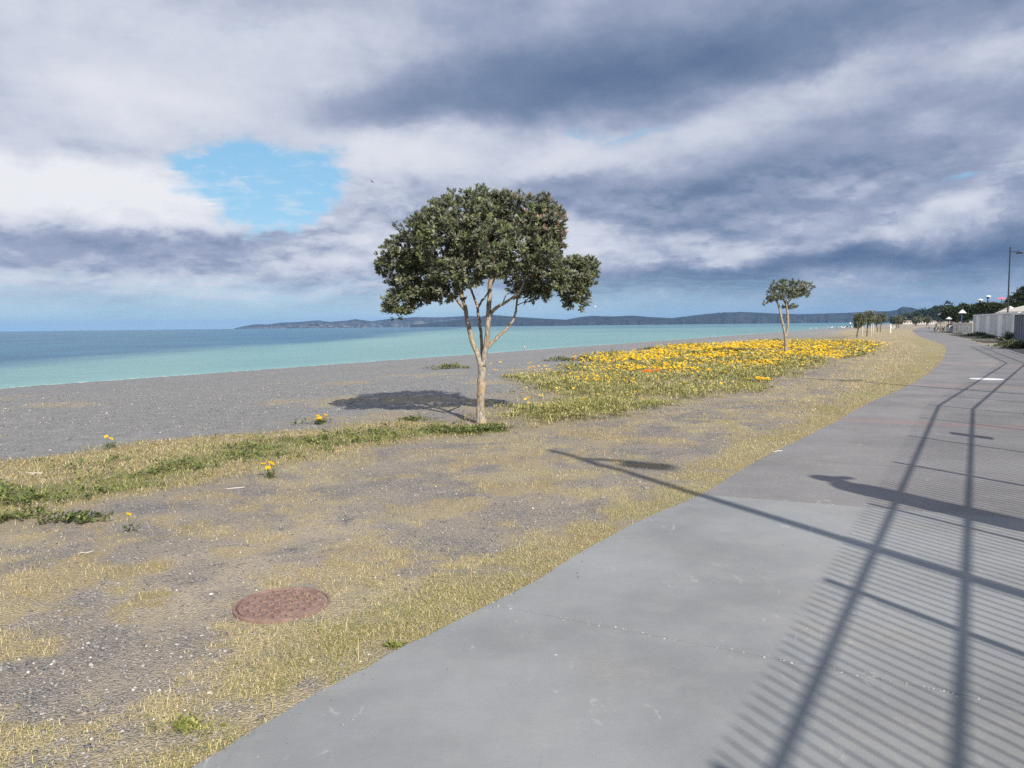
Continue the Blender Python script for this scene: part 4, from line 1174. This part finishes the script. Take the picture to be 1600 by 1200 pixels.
# person leaning on the terrace railing
hd = at(1238, 750); hz = DECK + 1.80
pl = Vector((hd.x + SUN_TO.x / SUN_TO.z * hz, hd.y + SUN_TO.y / SUN_TO.z * hz))
_a, _d = fence_line[0], (fence_line[1] - fence_line[0]).normalized()
_n = Vector((_d.y, -_d.x)); _dist = (pl - _a).dot(_n)
pl = pl + _n * (max(0.0, 0.17 - _dist))
person((pl.x, pl.y, DECK), math.atan2(0.41, 0.91) - math.pi / 2, 0.03, "person in a coat and peaked cap standing at the terrace railing", (.12, .13, .18), (.05, .05, .07), cap=(.10, .10, .12), stride=.04, arm=(.0, .0), bulk=1.0, coat=(.10, .11, .14)).scale = (1.13, 1.13, 1.13)
wz = float(ground_z(np.array([at(1328.5, 511.8).x]), np.array([at(1328.5, 511.8).y]))[0])
wp = at(1328.5, 511.6, wz)
person((wp.x, wp.y, wz), 0.5, 0.0, "person in a white top walking a dog on the far beach", (.72, .72, .70), (.05, .055, .07), stride=.16, arm=(-.1, .2))

def dog(loc, rz, label):
    root = empty("dog", loc, rz, label=label, cat="dog")
    J = [((0, 0, .50), (.11, .12)), ((0, .28, .50), (.13, .15)), ((0, .42, .62), .08), ((0, .52, .72), .075), ((0, .66, .69), .04), ((0, -.28, .52), (.10, .11)), ((0, -.42, .58), .03), ((0, -.58, .70), .015)]
    E = [(0, 1), (1, 2), (2, 3), (3, 4), (0, 5), (5, 6), (6, 7)]
    for sgn in (-1, 1):
        k = len(J); J += [((.09 * sgn, .30, .36), .06), ((.09 * sgn, .27 + .05 * sgn, .20), .03), ((.09 * sgn, .31 + .08 * sgn, .03), .028)]; E += [(1, k), (k, k + 1), (k + 1, k + 2)]
        k = len(J); J += [((.08 * sgn, -.26, .38), .075), ((.08 * sgn, -.20 - .05 * sgn, .28), .04), ((.08 * sgn, -.38 - .06 * sgn, .18), .026), ((.08 * sgn, -.34 - .06 * sgn, .03), .028)]; E += [(5, k), (k, k + 1), (k + 1, k + 2), (k + 2, k + 3)]
    skin_body("body", J, E, plain("black_fur", (.02, .02, .02), .8), root, 1)
    e = MB()
    for sgn in (-1, 1): e.raw([(.05 * sgn, .50, .79), (.09 * sgn, .53, .76), (.085 * sgn, .56, .66), (.05 * sgn, .53, .72)], [(0, 1, 2, 3)])
    e.build("ears", plain("black_ear", (.02, .02, .02), .8), root)
dp_ = at(1322.5, 512.6, wz); dog((dp_.x, dp_.y, wz), 1.9, "black dog on the beach beside the walker in white")

# ------------------------------------------------------------------ gulls
def gull_body(wing_span=None, white=(.78, .78, .77), back=(.30, .31, .33)):
    prof = [(.0, -.23), (.02, -.2), (.045, -.12), (.068, -.02), (.07, .06), (.052, .13), (.036, .17), (.042, .21), (.04, .245), (.02, .275), (.0, .283)]
    return prof
GW = plain("white_feather", (.76, .76, .75), .8); GB = plain("grey_feather", (.22, .23, .25), .8); GD = plain("dark_feather", (.05, .05, .055), .8); GO = plain("orange_bill", (.55, .16, .05), .5)
def gull(loc, rz, scale, label, group, flying=False, dark=False):
    root = empty("seagull", loc, rz, label=label, cat="bird", group=group); root.scale = (scale,) * 3
    prof = [(.006, -.22), (.022, -.19), (.048, -.11), (.07, -.01), (.07, .07), (.05, .14), (.037, .18), (.043, .22), (.04, .25), (.02, .28)]
    mb = MB().lathe(prof, 12)
    ang = R(-90) if flying else R(-62)
    M = Matrix.Rotation(ang, 4, 'X'); zc = .0 if flying else .20
    mb.v = [tuple((M @ Vector(v)) + Vector((0, 0, zc))) for v in mb.v]
    mb.build("body", GD if dark else GW, root, smooth=True)
    b2 = MB().tube([M @ Vector((0, 0, .27)) + Vector((0, 0, zc)), M @ Vector((0, 0, .33)) + Vector((0, 0.0, zc - .01))], [.014, .004], 6).build("bill", GO, root)
    for s_ in (-1, 1):
        if flying:
            V = [(.05 * s_, .10, .02), (.28 * s_, .16, .10), (.55 * s_, .02, .06), (.30 * s_, .02, .09), (.05 * s_, -.08, .02)]
            Vb = [(a, b, c - .012) for a, b, c in V]
            MB().raw(V + Vb, [(0, 1, 3, 4), (1, 2, 3), (5, 9, 8, 6), (6, 8, 7), (0, 5, 6, 1), (1, 6, 7, 2), (2, 7, 8, 3), (3, 8, 9, 4), (4, 9, 5, 0)]).build("wing", GD if dark else GB, root)
        else:
            V = [(.062 * s_, .10, .28), (.082 * s_, .02, .25), (.072 * s_, -.12, .17), (.02 * s_, -.27, .10), (.05 * s_, -.10, .235), (.045 * s_, .06, .30)]
            Vb = [(a * .85, b, c - .008) for a, b, c in V]
            MB().raw(V + Vb, [tuple(range(6)), tuple(reversed(range(6, 12)))] + [(i, (i + 1) % 6, (i + 1) % 6 + 6, i + 6) for i in range(6)]).build("wing", GB, root)
            MB().tube([(.03 * s_, .0, .16), (.03 * s_, .01, .0), (.03 * s_, .05, .003)], [.007, .006, .005], 5).build("leg", GO, root)
    return root
def on_ground(px, py):
    z = 0.0
    for _ in range(12):
        p = at(px, py, z); z = float(ground_z(np.array([p.x]), np.array([p.y]))[0])
    return at(px, py, z)
gp_ = on_ground(820, 548.5)
gull(gp_, 3.0, 1.35, "white seagull standing alone on the shingle at the water's edge, right of the tree", None)
gl = [(1266.5, 515.8), (1275, 515.4), (1288.5, 514.0), (1296, 514.8), (1298.5, 514.3), (1308.5, 515.3), (1316.5, 514.3), (1319, 514.0), (1331, 514.3)]
for k, (a, b_) in enumerate(gl):
    p = on_ground(a, b_)
    gull(p, rng.random() * 6, 1.9, ["leftmost gull of the flock resting on the far shingle, nearest the slender tree", "second gull from the left in the flock on the far shingle",
        "gull in the middle-left of the far shingle flock, close to the water", "lower of the two close gulls in the middle of the far flock", "upper of the two close gulls in the middle of the far flock",
        "gull below the black dog, lowest of the far flock", "left one of the pair of gulls just below the black dog", "right one of the pair of gulls just below the black dog", "rightmost gull of the far flock, below the walker in white"][k], "gulls resting on the far shingle")
for k, (a, b_) in enumerate([(1393.5, 515.4), (1396, 515.2), (1399, 515.5)]):
    gull(on_ground(a, b_), rng.random() * 6, 1.8, ["gull on the far lawn standing closest to the thin white post", "middle one of three gulls on the lawn right of the thin white post", "gull on the far lawn farthest right of the thin white post"][k], "gulls resting on the far lawn")
f1 = aty(582, 284, 110); gull(f1, 1.0, 1.0, "dark bird flying high against the cloud left of the tree", None, True, True)
bpy.context.view_layer.update()
o_ = [o for o in COL.objects if o.name.startswith("seagull")][-1]; o_.rotation_euler = (0.35, 0.5, 1.0)
f2 = aty(930.5, 479, 75); gull(f2, -.6, 1.0, "white gull flying low over the sea right of the tree crown", None, True, False)

# ------------------------------------------------------------------ manhole cover
def manhole():
    c = at(441, 942.5, 0.02); rad = (515 - 366) / 2 / FPX * c.y * 1.01
    m, t, b = new_mat("rusty_iron", 0.75, .3)
    co = t.n.new('ShaderNodeTexCoord').outputs['Object']
    n = t.noise(co, 14, 7, .7); n2 = t.noise(co, 60, 4, .7)
    cc = t.mix(t.ss(n, .35, .65), (0.19, 0.12, 0.10), (0.28, 0.19, 0.16))
    cc = t.mix(t.ss(n2, .5, .75, 0, .4), cc, (0.34, 0.25, 0.20))
    t.put(b.inputs['Base Color'], cc); t.put(b.inputs['Normal'], t.bump(n2, .4, .004))
    gz = float(ground_z(np.array([c.x]), np.array([c.y]))[0])
    root = empty("manhole_cover", (c.x, c.y, gz + .002), R(17), label="round rusty iron manhole cover set in the gravel", cat="manhole cover")
    MB().lathe([(rad, -.08), (rad, .010), (rad - .006, .014), (rad - .016, .014), (rad - .018, .006), (rad - .020, -.01)], 64).build("frame", m, root)
    r2 = rad - .030
    MB().lathe([(r2, -.03), (r2, .008), (r2 - .004, .010)], 64).build("lid", m, root)
    # raised square studs with sunk centres
    stud = MB(); s_ = .0165
    o_, i_ = s_, s_ * .62
    V = [(-o_, -o_, 0), (o_, -o_, 0), (o_, o_, 0), (-o_, o_, 0), (-o_, -o_, .007), (o_, -o_, .007), (o_, o_, .007), (-o_, o_, .007), (-i_, -i_, .007), (i_, -i_, .007), (i_, i_, .007), (-i_, i_, .007), (-i_, -i_, .0015), (i_, -i_, .0015), (i_, i_, .0015), (-i_, i_, .0015)]
    F = [(0, 1, 5, 4), (1, 2, 6, 5), (2, 3, 7, 6), (3, 0, 4, 7), (4, 5, 9, 8), (5, 6, 10, 9), (6, 7, 11, 10), (7, 4, 8, 11), (8, 9, 13, 12), (9, 10, 14, 13), (10, 11, 15, 14), (11, 8, 12, 15), (12, 13, 14, 15)]
    me = stud.raw(V, F).mesh("stud"); 
    md = bpy.data.materials.new("dark_rust"); me.materials.append(m)
    step = .070 * rad / .28
    for i in range(-4, 5):
        for j in range(-4, 5):
            x, y = (i + (.5 if j % 2 else 0)) * step, j * step
            if math.hypot(x, y) < r2 - .035 and math.hypot(x, y) > .03:
                o = link("stud", me, None, root, (x, y, .0095)); o.rotation_euler = (0, 0, .35)
    # cast maker's crescent mark near the rim
    pts = [(.06 * math.cos(a), -r2 * .62 + .028 * math.sin(a), .0115) for a in np.linspace(R(190), R(350), 9)]
    MB().tube(pts, .004, 5).build("cast_mark", m, root)
    MB().tube([(-.05, -r2 * .62 - .04, .0115), (.045, -r2 * .62 - .05, .0115)], .004, 5).build("cast_mark", m, root)
manhole()

# ------------------------------------------------------------------ single plants, drift wood
def flower_plant(px, py, nleaf, nfl, spread, label, cols=YEL[:2], cat="flower", leafc=((0.10, 0.14, 0.05), (0.15, 0.18, 0.07)), fr=.036):
    p = at(px, py); p.z = float(ground_z(np.array([p.x]), np.array([p.y]))[0])
    root = empty("flowering_plant", p, label=label, cat=cat)
    nfl_z = .03 if nleaf < 6 else 0.0
    n = max(1, nleaf)
    x = rng.normal(0, spread, n); y = rng.normal(0, spread * .7, n); z = rng.uniform(.0, .04, n)
    V, T, C = leafy(x, y, z, 8, rng.uniform(.07, .11, n), rng.uniform(.014, .022, n), .1, 1.2, pick(leafc, n), .02)
    link("leaves", np_mesh("leaves", V, T, col=C), LEAF, root, kind='stuff')
    for k in range(nfl):
        fx, fy, fz = rng.normal(0, spread * .6), rng.normal(0, spread * .4) - spread * .3, rng.uniform(.09, .14) + nfl_z
        MB().tube([(fx * .6, fy * .6, 0), (fx, fy, fz)], .0025, 4).build("stem", LEAFG, root)
        V, T, C = flowers_mesh(np.array([fx]), np.array([fy]), np.array([fz]), np.array([fr * rng.uniform(.85, 1.15)]), pick(cols, 1))
        link("flower_head", np_mesh("flower_head", V, T, col=C), PETAL, root)
LEAFG = plain("green_stem", (0.12, 0.16, 0.05), .8)
flower_plant(421, 747, 4, 4, .045, "low plant with bright yellow flowers on the dry grass left of centre", fr=.042)
flower_plant(203, 834, 1, 1, .01, "single yellow flower on the gravel at the left", fr=.03)
flower_plant(176, 697, 5, 2, .07, "small yellow flower at the beach edge of the grassy bank, far left", fr=.036)
flower_plant(499, 664, 16, 9, .14, "clump of orange-yellow flowers on the bank left of the tree", cols=YEL[2:3] + YEL[:1], fr=.045)
flower_plant(1183, 597, 30, 16, .30, "dense clump of orange flowers at the near right edge of the flower bed", cols=YEL[2:3] + YEL[:1], fr=.06)
flower_plant(1017, 585, 30, 10, .30, "deep orange flowers among the yellow ones, middle of the bed", cols=[(0.80, 0.20, 0.02)], fr=.07)
def clump(name, px, py, n, spread, h, label, cols, leaf=.06, cat="plant", group=None, kk=1.0):
    p = on_ground(px, py)
    x = rng.normal(0, spread, n); y = rng.normal(0, spread * .6, n); z = rng.uniform(0, h, n) * np.exp(-(x / spread / 1.6) ** 2)
    V, T, C = leafy(x, y, z, 8, rng.uniform(.7, 1.1, n) * leaf, rng.uniform(.3, .45, n) * leaf, 0, 1.2, pick(cols, n), leaf * .4)
    root = empty(name, p, label=label, cat=cat, group=group)
    link("leaves", np_mesh("leaves", V, T, col=C), LEAF, root, kind='stuff')
    mb = MB()
    for k in range(3):
        a = k * 2.1 + px; mb.tube([(0, 0, -.02), (math.cos(a) * spread * .4, math.sin(a) * spread * .3, h * .4 + .01), (math.cos(a) * spread * .8, math.sin(a) * spread * .5, h * .6 + .015)], [.004 + h * .02, .003 + h * .012, .002], 5)
    mb.build("stems", LEAFG, root, kind='stuff')
    return root
DG = [(0.09, 0.12, 0.035), (0.13, 0.165, 0.05), (0.18, 0.20, 0.07)]
clump("leafy_weed", 34, 810, 40, .13, .05, "low dark green weed on dry ground at the far left edge", DG)
clump("leafy_weed", 121, 814, 36, .12, .05, "low green weed just right of the far-left one on dry ground", DG)
clump("leafy_weed", 650, 657, 45, .14, .06, "small green tuft on the shingle left of the big tree's foot", DG)
clump("leafy_weed", 612, 1010, 14, .03, .015, "small bright green tuft in the grass below the manhole cover", [(0.22, 0.25, 0.06), (0.30, 0.30, 0.09)], .03)
clump("leafy_weed", 293, 1138, 24, .05, .015, "green tuft in the dry grass near the bottom edge left of the path", [(0.22, 0.25, 0.06), (0.30, 0.30, 0.09)], .03)
clump("leafy_weed", 705, 676, 120, .30, .09, "spreading dark green weed left of the big tree trunk", DG)
clump("leafy_weed", 762, 673, 80, .22, .10, "dark green weed hugging the foot of the big tree trunk", DG)
for a, b_, lab in ((878, 564, "lone green tuft on the shingle seaward of the flowers"), (917, 563, "green tuft at the seaward tip of the flower bed"), (1212, 533, "olive tuft on the shingle behind the slender tree"), (703, 576, "small yellowish tuft on the shingle behind the big tree, left of its trunk"),
                   (1018, 547, "olive tuft on the shingle above the middle of the flower bed")):
    clump("leafy_weed", a, b_, 50, .35, .16, lab, [(0.15, 0.17, 0.05), (0.22, 0.22, 0.07), (0.10, 0.12, 0.04)], .13)
WOOD = plain("bleached_driftwood", (0.50, 0.46, 0.41), .9, .2, 20)
for k, (a, b_, ln, rz, rd, lab) in enumerate([(366, 764, .20, .3, .007, "bleached driftwood stick on the gravel left of centre"), (52, 741, .26, -.2, .011, "bleached driftwood piece at the upper left of the grassy bank"),
                                    (1215, 706, .16, .6, .008, "short pale stick beside the path edge past the lamp shadow"), (135, 865, .10, .5, .005, "thin pale stick on the gravel at the left")]):
    p = on_ground(a, b_); rr = random.Random(k)
    pts = [Vector((ln * (t - .5), rr.gauss(0, .012), rd * .8 + rr.uniform(0, .008))) for t in (0, .25, .5, .75, 1)]
    o = MB().tube(pts, [rd * .5, rd, rd * .9, rd * .8, rd * .35], 7).build("driftwood", WOOD, None, p, smooth=True, label=lab, cat="driftwood", group="driftwood lying on the gravel"); o.rotation_euler = (0, 0, rz)

# ------------------------------------------------------------------ right side: fences, buildings, shrubs
def fence_run(name, A, B, h, npan, mats, cap, label, rail=True, cat="fence"):
    d = (B - A); L = d.length; rz = math.atan2(d.y, d.x)
    root = empty(name, (A.x, A.y, 0), rz, label=label, cat=cat)
    w = L / npan
    for i in range(npan):
        dz = 0.0
        o = MB().box(i * w + .03, -.03, .05, (i + 1) * w - .03, .03 + .012 * (i % 2), h - .12).build("panel", mats[i % len(mats)], root)
    for i in range(npan + 1):
        MB().box(i * w - .06, -.09, -.1, i * w + .06, .075, h - .12).build("post", mats[0], root)
    MB().box(-.06, -.11, h - .118, L + .06, .11, h).build("cap_rail", cap, root)
    if rail: MB().box(0, -.11, h * .74, L, -.078, h * .74 + .08).build("rail", cap, root)
    return root
WHT = plain("white_fence_paint", (.88, .87, .84), .7, .1, .8); WH2 = plain("pale_grey_fence_paint", (.60, .60, .57), .7, .12, .8); CAPW = plain("fence_cap", (.85, .84, .81), .7, .05)
W1, W2 = at(1591, 531.7), at(1521, 522.5)
fence_run("white_fence", W1, W2, 2.30, 11, [WHT, WH2, WH2], CAPW, "tall white panelled fence on the right beyond the path")
CRM = plain("cream_fence_paint", (.76, .72, .63), .75, .1, .8)
W3 = at(1489, 518.7)
fence_run("cream_fence", W2 + (W3 - W2).normalized() * .35, W3, 1.35, 9, [CRM], CRM, "lower cream fence continuing from the white panelled fence", rail=False)
# grey store at the near end of the white fence
GST = plain("grey_cladding", (.16, .175, .20), .7, .1)
S1 = at(1593, 532.5); dW = (W1 - W2).normalized(); nW = Vector((-dW.y, dW.x, 0))
if nW.x < 0: nW = -nW
root = empty("grey_shed", (S1.x, S1.y, 0), math.atan2(dW.y, dW.x), label="dark grey shed wall at the near end of the white fence", cat="shed")
MB().box(0, -.4, -.1, 9, 5.5, 2.05).build("wall", GST, root)
MB().box(-.15, -.6, 2.055, 9.2, 5.7, 2.2).build("roof", CAPW, root)
for k in range(8): MB().box(.3 + k * 1.1, -.43, .05, .36 + k * 1.1, -.402, 2.0).build("batten", GST, root)

SAIL = plain("cream_canopy_cloth", (.66, .62, .55), .8, .05)
def canopy(px, py, Y, w, d, h0, label):
    c = aty(px, py, Y); root = empty("canopy", (c.x, c.y, 0), label=label, cat="canopy")
    top = c.z
    V = [(-w, -d, h0), (w, -d, h0), (w, d, h0), (-w, d, h0), (0, 0, top), (-w, -d, h0 - .12), (w, -d, h0 - .12), (w, d, h0 - .12), (-w, d, h0 - .12)]
    MB().raw(V, [(0, 1, 4), (1, 2, 4), (2, 3, 4), (3, 0, 4), (0, 5, 6, 1), (1, 6, 7, 2), (2, 7, 8, 3), (3, 8, 5, 0), (8, 7, 6, 5)]).build("roof", SAIL, root)
    for a in (-1, 1):
        for b_ in (-1, 1): MB().tube([(a * w * .96, b_ * d * .96, -.1), (a * w * .96, b_ * d * .96, h0 - .12)], .07, 8).build("post", PALE, root)
canopy(1606, 476, 84, 1.7, 2.5, 2.6, "large cream pointed canopy roof behind the white fence")
canopy(1578, 478, 92, 0.85, 1.5, 2.5, "smaller cream canopy roof left of the large one behind the white fence")

def crown_mass(name, px, py, Y, lobes, seed, label, leaf=.22, n=420, trunk=True, cat="tree", group=None):
    """bushy evergreen beyond the fences; lobes in photo px"""
    b = aty(px, py, Y); base = Vector((b.x, b.y, 0)); g = np.random.default_rng(seed)
    root = empty(name, base, label=label, cat=cat, group=group); mpp = Y / FPX
    P, Dn = [], []
    tot_ = sum(l[2] * l[3] for l in lobes)
    for (lx, ly, rx, ry) in lobes:
        c = np.array(aty(lx, ly, Y) - base); r_ = np.array([rx * mpp, rx * mpp * .8, ry * mpp]); k = max(30, int(n * rx * ry / tot_))
        d = g.normal(size=(k, 3)); d /= np.linalg.norm(d, axis=1)[:, None]
        rad = 1 - np.abs(g.normal(0, .2, k)); 
        P.append(c + d * r_ * rad[:, None]); Dn.append(d)
    P = np.concatenate(P); P[:, 2] = np.maximum(P[:, 2], .15)
    V, T, C = leafy(P[:, 0], P[:, 1], P[:, 2], 9, np.full(len(P), leaf * 1.5), np.full(len(P), leaf * .7), -.4, 1.3, np.array([(0.035, 0.055, 0.02), (0.055, 0.08, 0.028), (0.075, 0.095, 0.04)])[g.integers(0, 3, len(P))], leaf * .7)
    link("crown", np_mesh("crown", V, T, col=C), LEAF, root, kind='stuff')
    if trunk:
        lx, ly, rx, ry = lobes[0]; c = aty(lx, ly, Y) - base
        MB().tube([(0, 0, -.1), (c.x * .4, 0, c.z * .4), (c.x * .8, 0.1, c.z * .8), (c.x, .1, c.z)], [.22, .17, .13, .06], 8).build("trunk", BARK2, root)
        for s_ in (-1, 1): MB().tube([(c.x * .5, 0, c.z * .5), (c.x + s_ * rx * mpp * .3, .2 * s_, c.z * .85), (c.x + s_ * rx * mpp * .6, .3 * s_, c.z * 1.02)], [.1, .07, .03], 6).build("branch", BARK2, root)
G_EV = "dark evergreen trees behind the fences"
crown_mass("evergreen_tree", 1487, 505, 118, [(1487, 489, 14, 10), (1479, 494, 9, 7), (1495, 497, 8, 8)], 1, "round dark tree at the left end of the fences, beside the picnic spot", .24, 420, group=G_EV)
crown_mass("evergreen_tree", 1512, 505, 112, [(1514, 489, 13, 11), (1507, 496, 8, 8), (1522, 484, 10, 8)], 2, "dark tree behind the corner where the cream fence meets the white one", .24, 420, group=G_EV)
crown_mass("evergreen_tree", 1545, 505, 100, [(1548, 483, 20, 9), (1535, 482, 14, 8), (1560, 484, 12, 8)], 3, "wide dark tree just over the white fence, left of the lamp post", .24, 620, group=G_EV)
crown_mass("evergreen_tree", 1590, 505, 120, [(1590, 470, 15, 11), (1602, 461, 14, 13), (1578, 476, 10, 7), (1612, 472, 14, 12)], 4, "tall dark tree right of the lamp post above the cream canopy", .26, 760, group=G_EV)
crown_mass("evergreen_tree", 1505, 500, 165, [(1504, 479, 5, 4), (1499, 484, 6, 5), (1510, 480, 5, 4)], 5, "small distant tree top showing between the two left evergreens", .3, 220, group=G_EV)

# park lights with white domes, red canopy, white umbrellas, blue pole
WP = plain("white_paint", (.74, .74, .72), .5, .05); DP = plain("dark_pole_paint", (.03, .035, .04), .5); BL = plain("blue_paint", (.04, .09, .32), .5); PK = plain("pink_awning_cloth", (.62, .20, .22), .8, .1)
def dome_lamp(px, py, Y, label):
    t = aty(px, py, Y); root = empty("dome_lamp", (t.x, t.y, 0), label=label, cat="lamp", group="mushroom-topped garden lamps")
    MB().tube([(0, 0, -.1), (0, 0, t.z - .3)], [.09, .07], 8).build("pole", DP, root)
    MB().lathe([(.36, -.22), (.34, -.12), (.24, -.03), (.08, .0)], 16, (0, 0, t.z)).build("dome", WP, root, smooth=True)
    MB().lathe([(.10, -.42), (.16, -.25), (.16, -.222)], 12, (0, 0, t.z)).build("lantern", DP, root)
dome_lamp(1531.5, 467, 105, "white dome-topped garden lamp showing above the dark trees, left of its pair")
dome_lamp(1543.7, 461.5, 100, "white dome-topped garden lamp showing above the dark trees, nearer the pink awning")
def parasol(px, py, Y, r_, mat, label, square=False, drop=.45):
    t = aty(px, py, Y); root = empty("parasol", (t.x, t.y, 0), label=label, cat="parasol")
    MB().tube([(0, 0, 0), (0, 0, t.z - .03)], .035, 8).build("pole", DP, root)
    MB().lathe([(r_, -drop), (r_ * .98, -drop + .02), (r_ * .5, -drop * .42), (.03, 0)], 4 if square else 8, (0, 0, t.z)).build("cover", mat, root)
    MB().lathe([(.25, 0), (.25, .08), (.05, .1)], 10).build("foot", DP, root)
parasol(1504, 483.5, 104, 0.55, WP, "white parasol against the dark trees above the cream fence", True, .5)
parasol(1482.5, 495.2, 108, .42, WP, "small white parasol over the picnic spot left of the fences", False, .3)
parasol(1470.5, 488.8, 125, .55, WP, "white parasol farthest left, against the dark bluff", False, .35)
parasol(1565, 463.5, 102, 0.65, PK, "pink parasol above the dark trees beside the lamp post", True, .35)
p = at(1502.8, 520); pz = aty(1502.8, 491.5, p.y + 6); MB().tube([(0, 0, 0), (0, 0, pz.z)], .10, 10).raw([], []).build("blue_pole", BL, None, (pz.x, pz.y, 0), label="short blue pole behind the cream fence", cat="pole")

# picnic spot: table with benches, litter bin, bollards
TIM = plain("weathered_timber", (.14, .12, .10), .85)
pt = at(1473.5, 518.5); root = empty("picnic_table", (pt.x, pt.y, 0), .4, label="dark timber picnic table at the bend of the path", cat="picnic table")
for k in range(4): MB().box(-.9, -.40 + k * .205, .72, .9, -.21 + k * .205, .765).build("plank", TIM, root)
for s_ in (-1, 1):
    MB().box(-.95, s_ * .75 - .14, .43, .95, s_ * .75 + .14, .47).build("bench", TIM, root)
    MB().obox((s_ * .65, -.30, .715), (s_ * .65, -.78, 0), .07, .09).build("leg", TIM, root)
    MB().obox((s_ * .65 + .075, .30, .715), (s_ * .65 + .075, .78, 0), .07, .09).build("leg", TIM, root)
    MB().box(s_ * .65 - .115, -.80, .36, s_ * .65 - .04, .80, .425).build("crossbeam", TIM, root)
pb = at(1483.5, 519.5); root = empty("litter_bin", (pb.x, pb.y, 0), .2, label="pale grey litter bin beside the picnic table", cat="litter bin")
MB().box(-.32, -.32, 0, .32, .32, 1.0).build("body", plain("bin_grey", (.45, .45, .44), .7), root, bevel=.03)
MB().lathe([(.40, 0), (.40, .05), (.25, .16), (.05, .2)], 14, (0, 0, 1.003)).build("lid", DP, root)
MB().box(-.2, -.345, .70, .2, -.322, .88).build("opening", DP, root)
for a, b_, t_, mt, lab in ((1462.3, 518.0, 505.5, PALE, "pale square post at the bend of the path, left of the picnic table"), (1460.2, 517.4, 511, DP, "dark bollard touching the pale square post at the path bend"), (1451.5, 513.6, 511.2, DP, "short dark bollard on the far side of the path bend"), (1391.2, 520, 506.5, WP, "thin short white post standing alone on the lawn")):
    B = at(a, b_); h = (b_ - t_) / FPX * B.y; w = .07 if mt is not PALE else .10
    if mt is WP: w = .07
    MB().box(-w, -w, -.1, w, w, h).build("bollard", mt, None, B, bevel=.015, label=lab, cat="post")
# low coastal shrubs in front of the white fence
SH = [(0.12, 0.14, 0.07), (0.17, 0.18, 0.09), (0.09, 0.11, 0.05)]
for k, (a, b_, n, sp, h, lab) in enumerate([(1529, 525.5, 70, .5, .4, "dark low shrub at the left foot of the white fence"), (1546, 528.5, 45, .4, .25, "low straggly shrub at the middle foot of the white fence"), (1577, 532.5, 60, .35, .7, "upright dark shrub against the right end of the white fence"),
                                     (1580, 540.5, 70, .38, .3, "spreading grey-green shrub at the path edge below the white fence"), (1594, 544.5, 110, .5, .4, "larger grey-green shrub at the right edge of view by the path"), (1513, 525.5, 30, .4, .2, "smallest low shrub where the two fences meet")]):
    clump("coastal_shrub", a, b_, n * 2, sp, h, lab, SH, .20, "shrub", "low shrubs in front of the white fence")

# far houses at the end of the lawn
HW = plain("house_white", (.66, .63, .58), .8, .08, .3); HR = plain("house_roof", (.30, .22, .19), .8, .15, .3); HG = plain("window_glass", (.05, .06, .08), .2)
def house(px, base_py, top_py, wpx, Y, label, roofm=HR):
    b = aty(px, base_py, Y); mpp = Y / FPX; w = wpx * mpp / 2; h = (base_py - top_py) * mpp * .72; rf = (base_py - top_py) * mpp * .28; d = w * .7
    root = empty("house", (b.x, b.y, 0), R(-25), label=label, cat="house", group="pale houses at the far end of the lawn")
    MB().box(-w, -d, -.2, w, d, h).build("wall", HW, root)
    MB().raw([(-w * 1.08, -d * 1.15, h), (w * 1.08, -d * 1.15, h), (w * 1.08, d * 1.15, h), (-w * 1.08, d * 1.15, h), (-w * .8, 0, h + rf), (w * .8, 0, h + rf)], [(0, 1, 5, 4), (2, 3, 4, 5), (0, 4, 3), (1, 2, 5), (3, 2, 1, 0)]).build("roof", roofm, root)
    for k in (-.6, 0, .6): MB().box(k * w - w * .13, -d - .06, h * .35, k * w + w * .13, -d - .01, h * .75).build("window", HG, root)
for i, (a, b_, c, w, Y_, lab) in enumerate([(1418, 505.5, 499.5, 13, 420, "pale house just right of the distant pair of dark trees"), (1440, 505.5, 500.5, 12, 400, "pale house above the bend of the path between two dark trees"), (1457, 505.5, 500.0, 10, 380, "pale house at the right, just left of the pale square post"),
                                    (1349, 503.5, 500, 14, 900, "tiny white building on the far shore behind the staked trees")]):
    house(a, b_, c, w, Y_, lab)
# woods below the bluff
def woods():
    x, y = [], []
    n = 900
    t = rng.random(n); a = at(1405, 505); 
    pxs = 1395 + 90 * t; Y = rng.uniform(430, 620, n)
    px_, py_, pz_ = [], [], []
    for p, yy in zip(pxs, Y):
        q = aty(p, 503.5, yy); px_.append(q.x); py_.append(q.y)
        hmax = 3 + 9 * (p - 1395) / 90
        pz_.append(rng.random() ** .6 * hmax)
    V, T, C = leafy(np.array(px_), np.array(py_), np.array(pz_), 9, np.full(n, 1.9), np.full(n, 1.1), -.3, 1.3, pick([(0.02, 0.035, 0.018), (0.035, 0.05, 0.025)], n), 1.0)
    tag(link("far_woods", np_mesh("far_woods", V, T, col=C), LEAF), label="far dark belt of trees below the bluff", kind='stuff')
woods()

# ------------------------------------------------------------------ haze
def haze():
    m = bpy.data.materials.new("sea_air"); m.use_nodes = True; t = NT(m.node_tree); t.n.clear()
    v = t.n.new('ShaderNodeVolumePrincipled'); v.inputs['Color'].default_value = (0.30, 0.55, 1.0, 1)
    v.inputs['Density'].default_value = 0.00011; v.inputs['Anisotropy'].default_value = 0.0
    o = t.n.new('ShaderNodeOutputMaterial'); t.l.new(v.outputs[0], o.inputs['Volume'])
    h = MB().box(-8000, -8000, -6.0, 8000, 8000, 78.0).build("haze", m, label="thin bluish sea air over the whole bay", kind='stuff')
    h.display_type = 'WIRE'
haze()
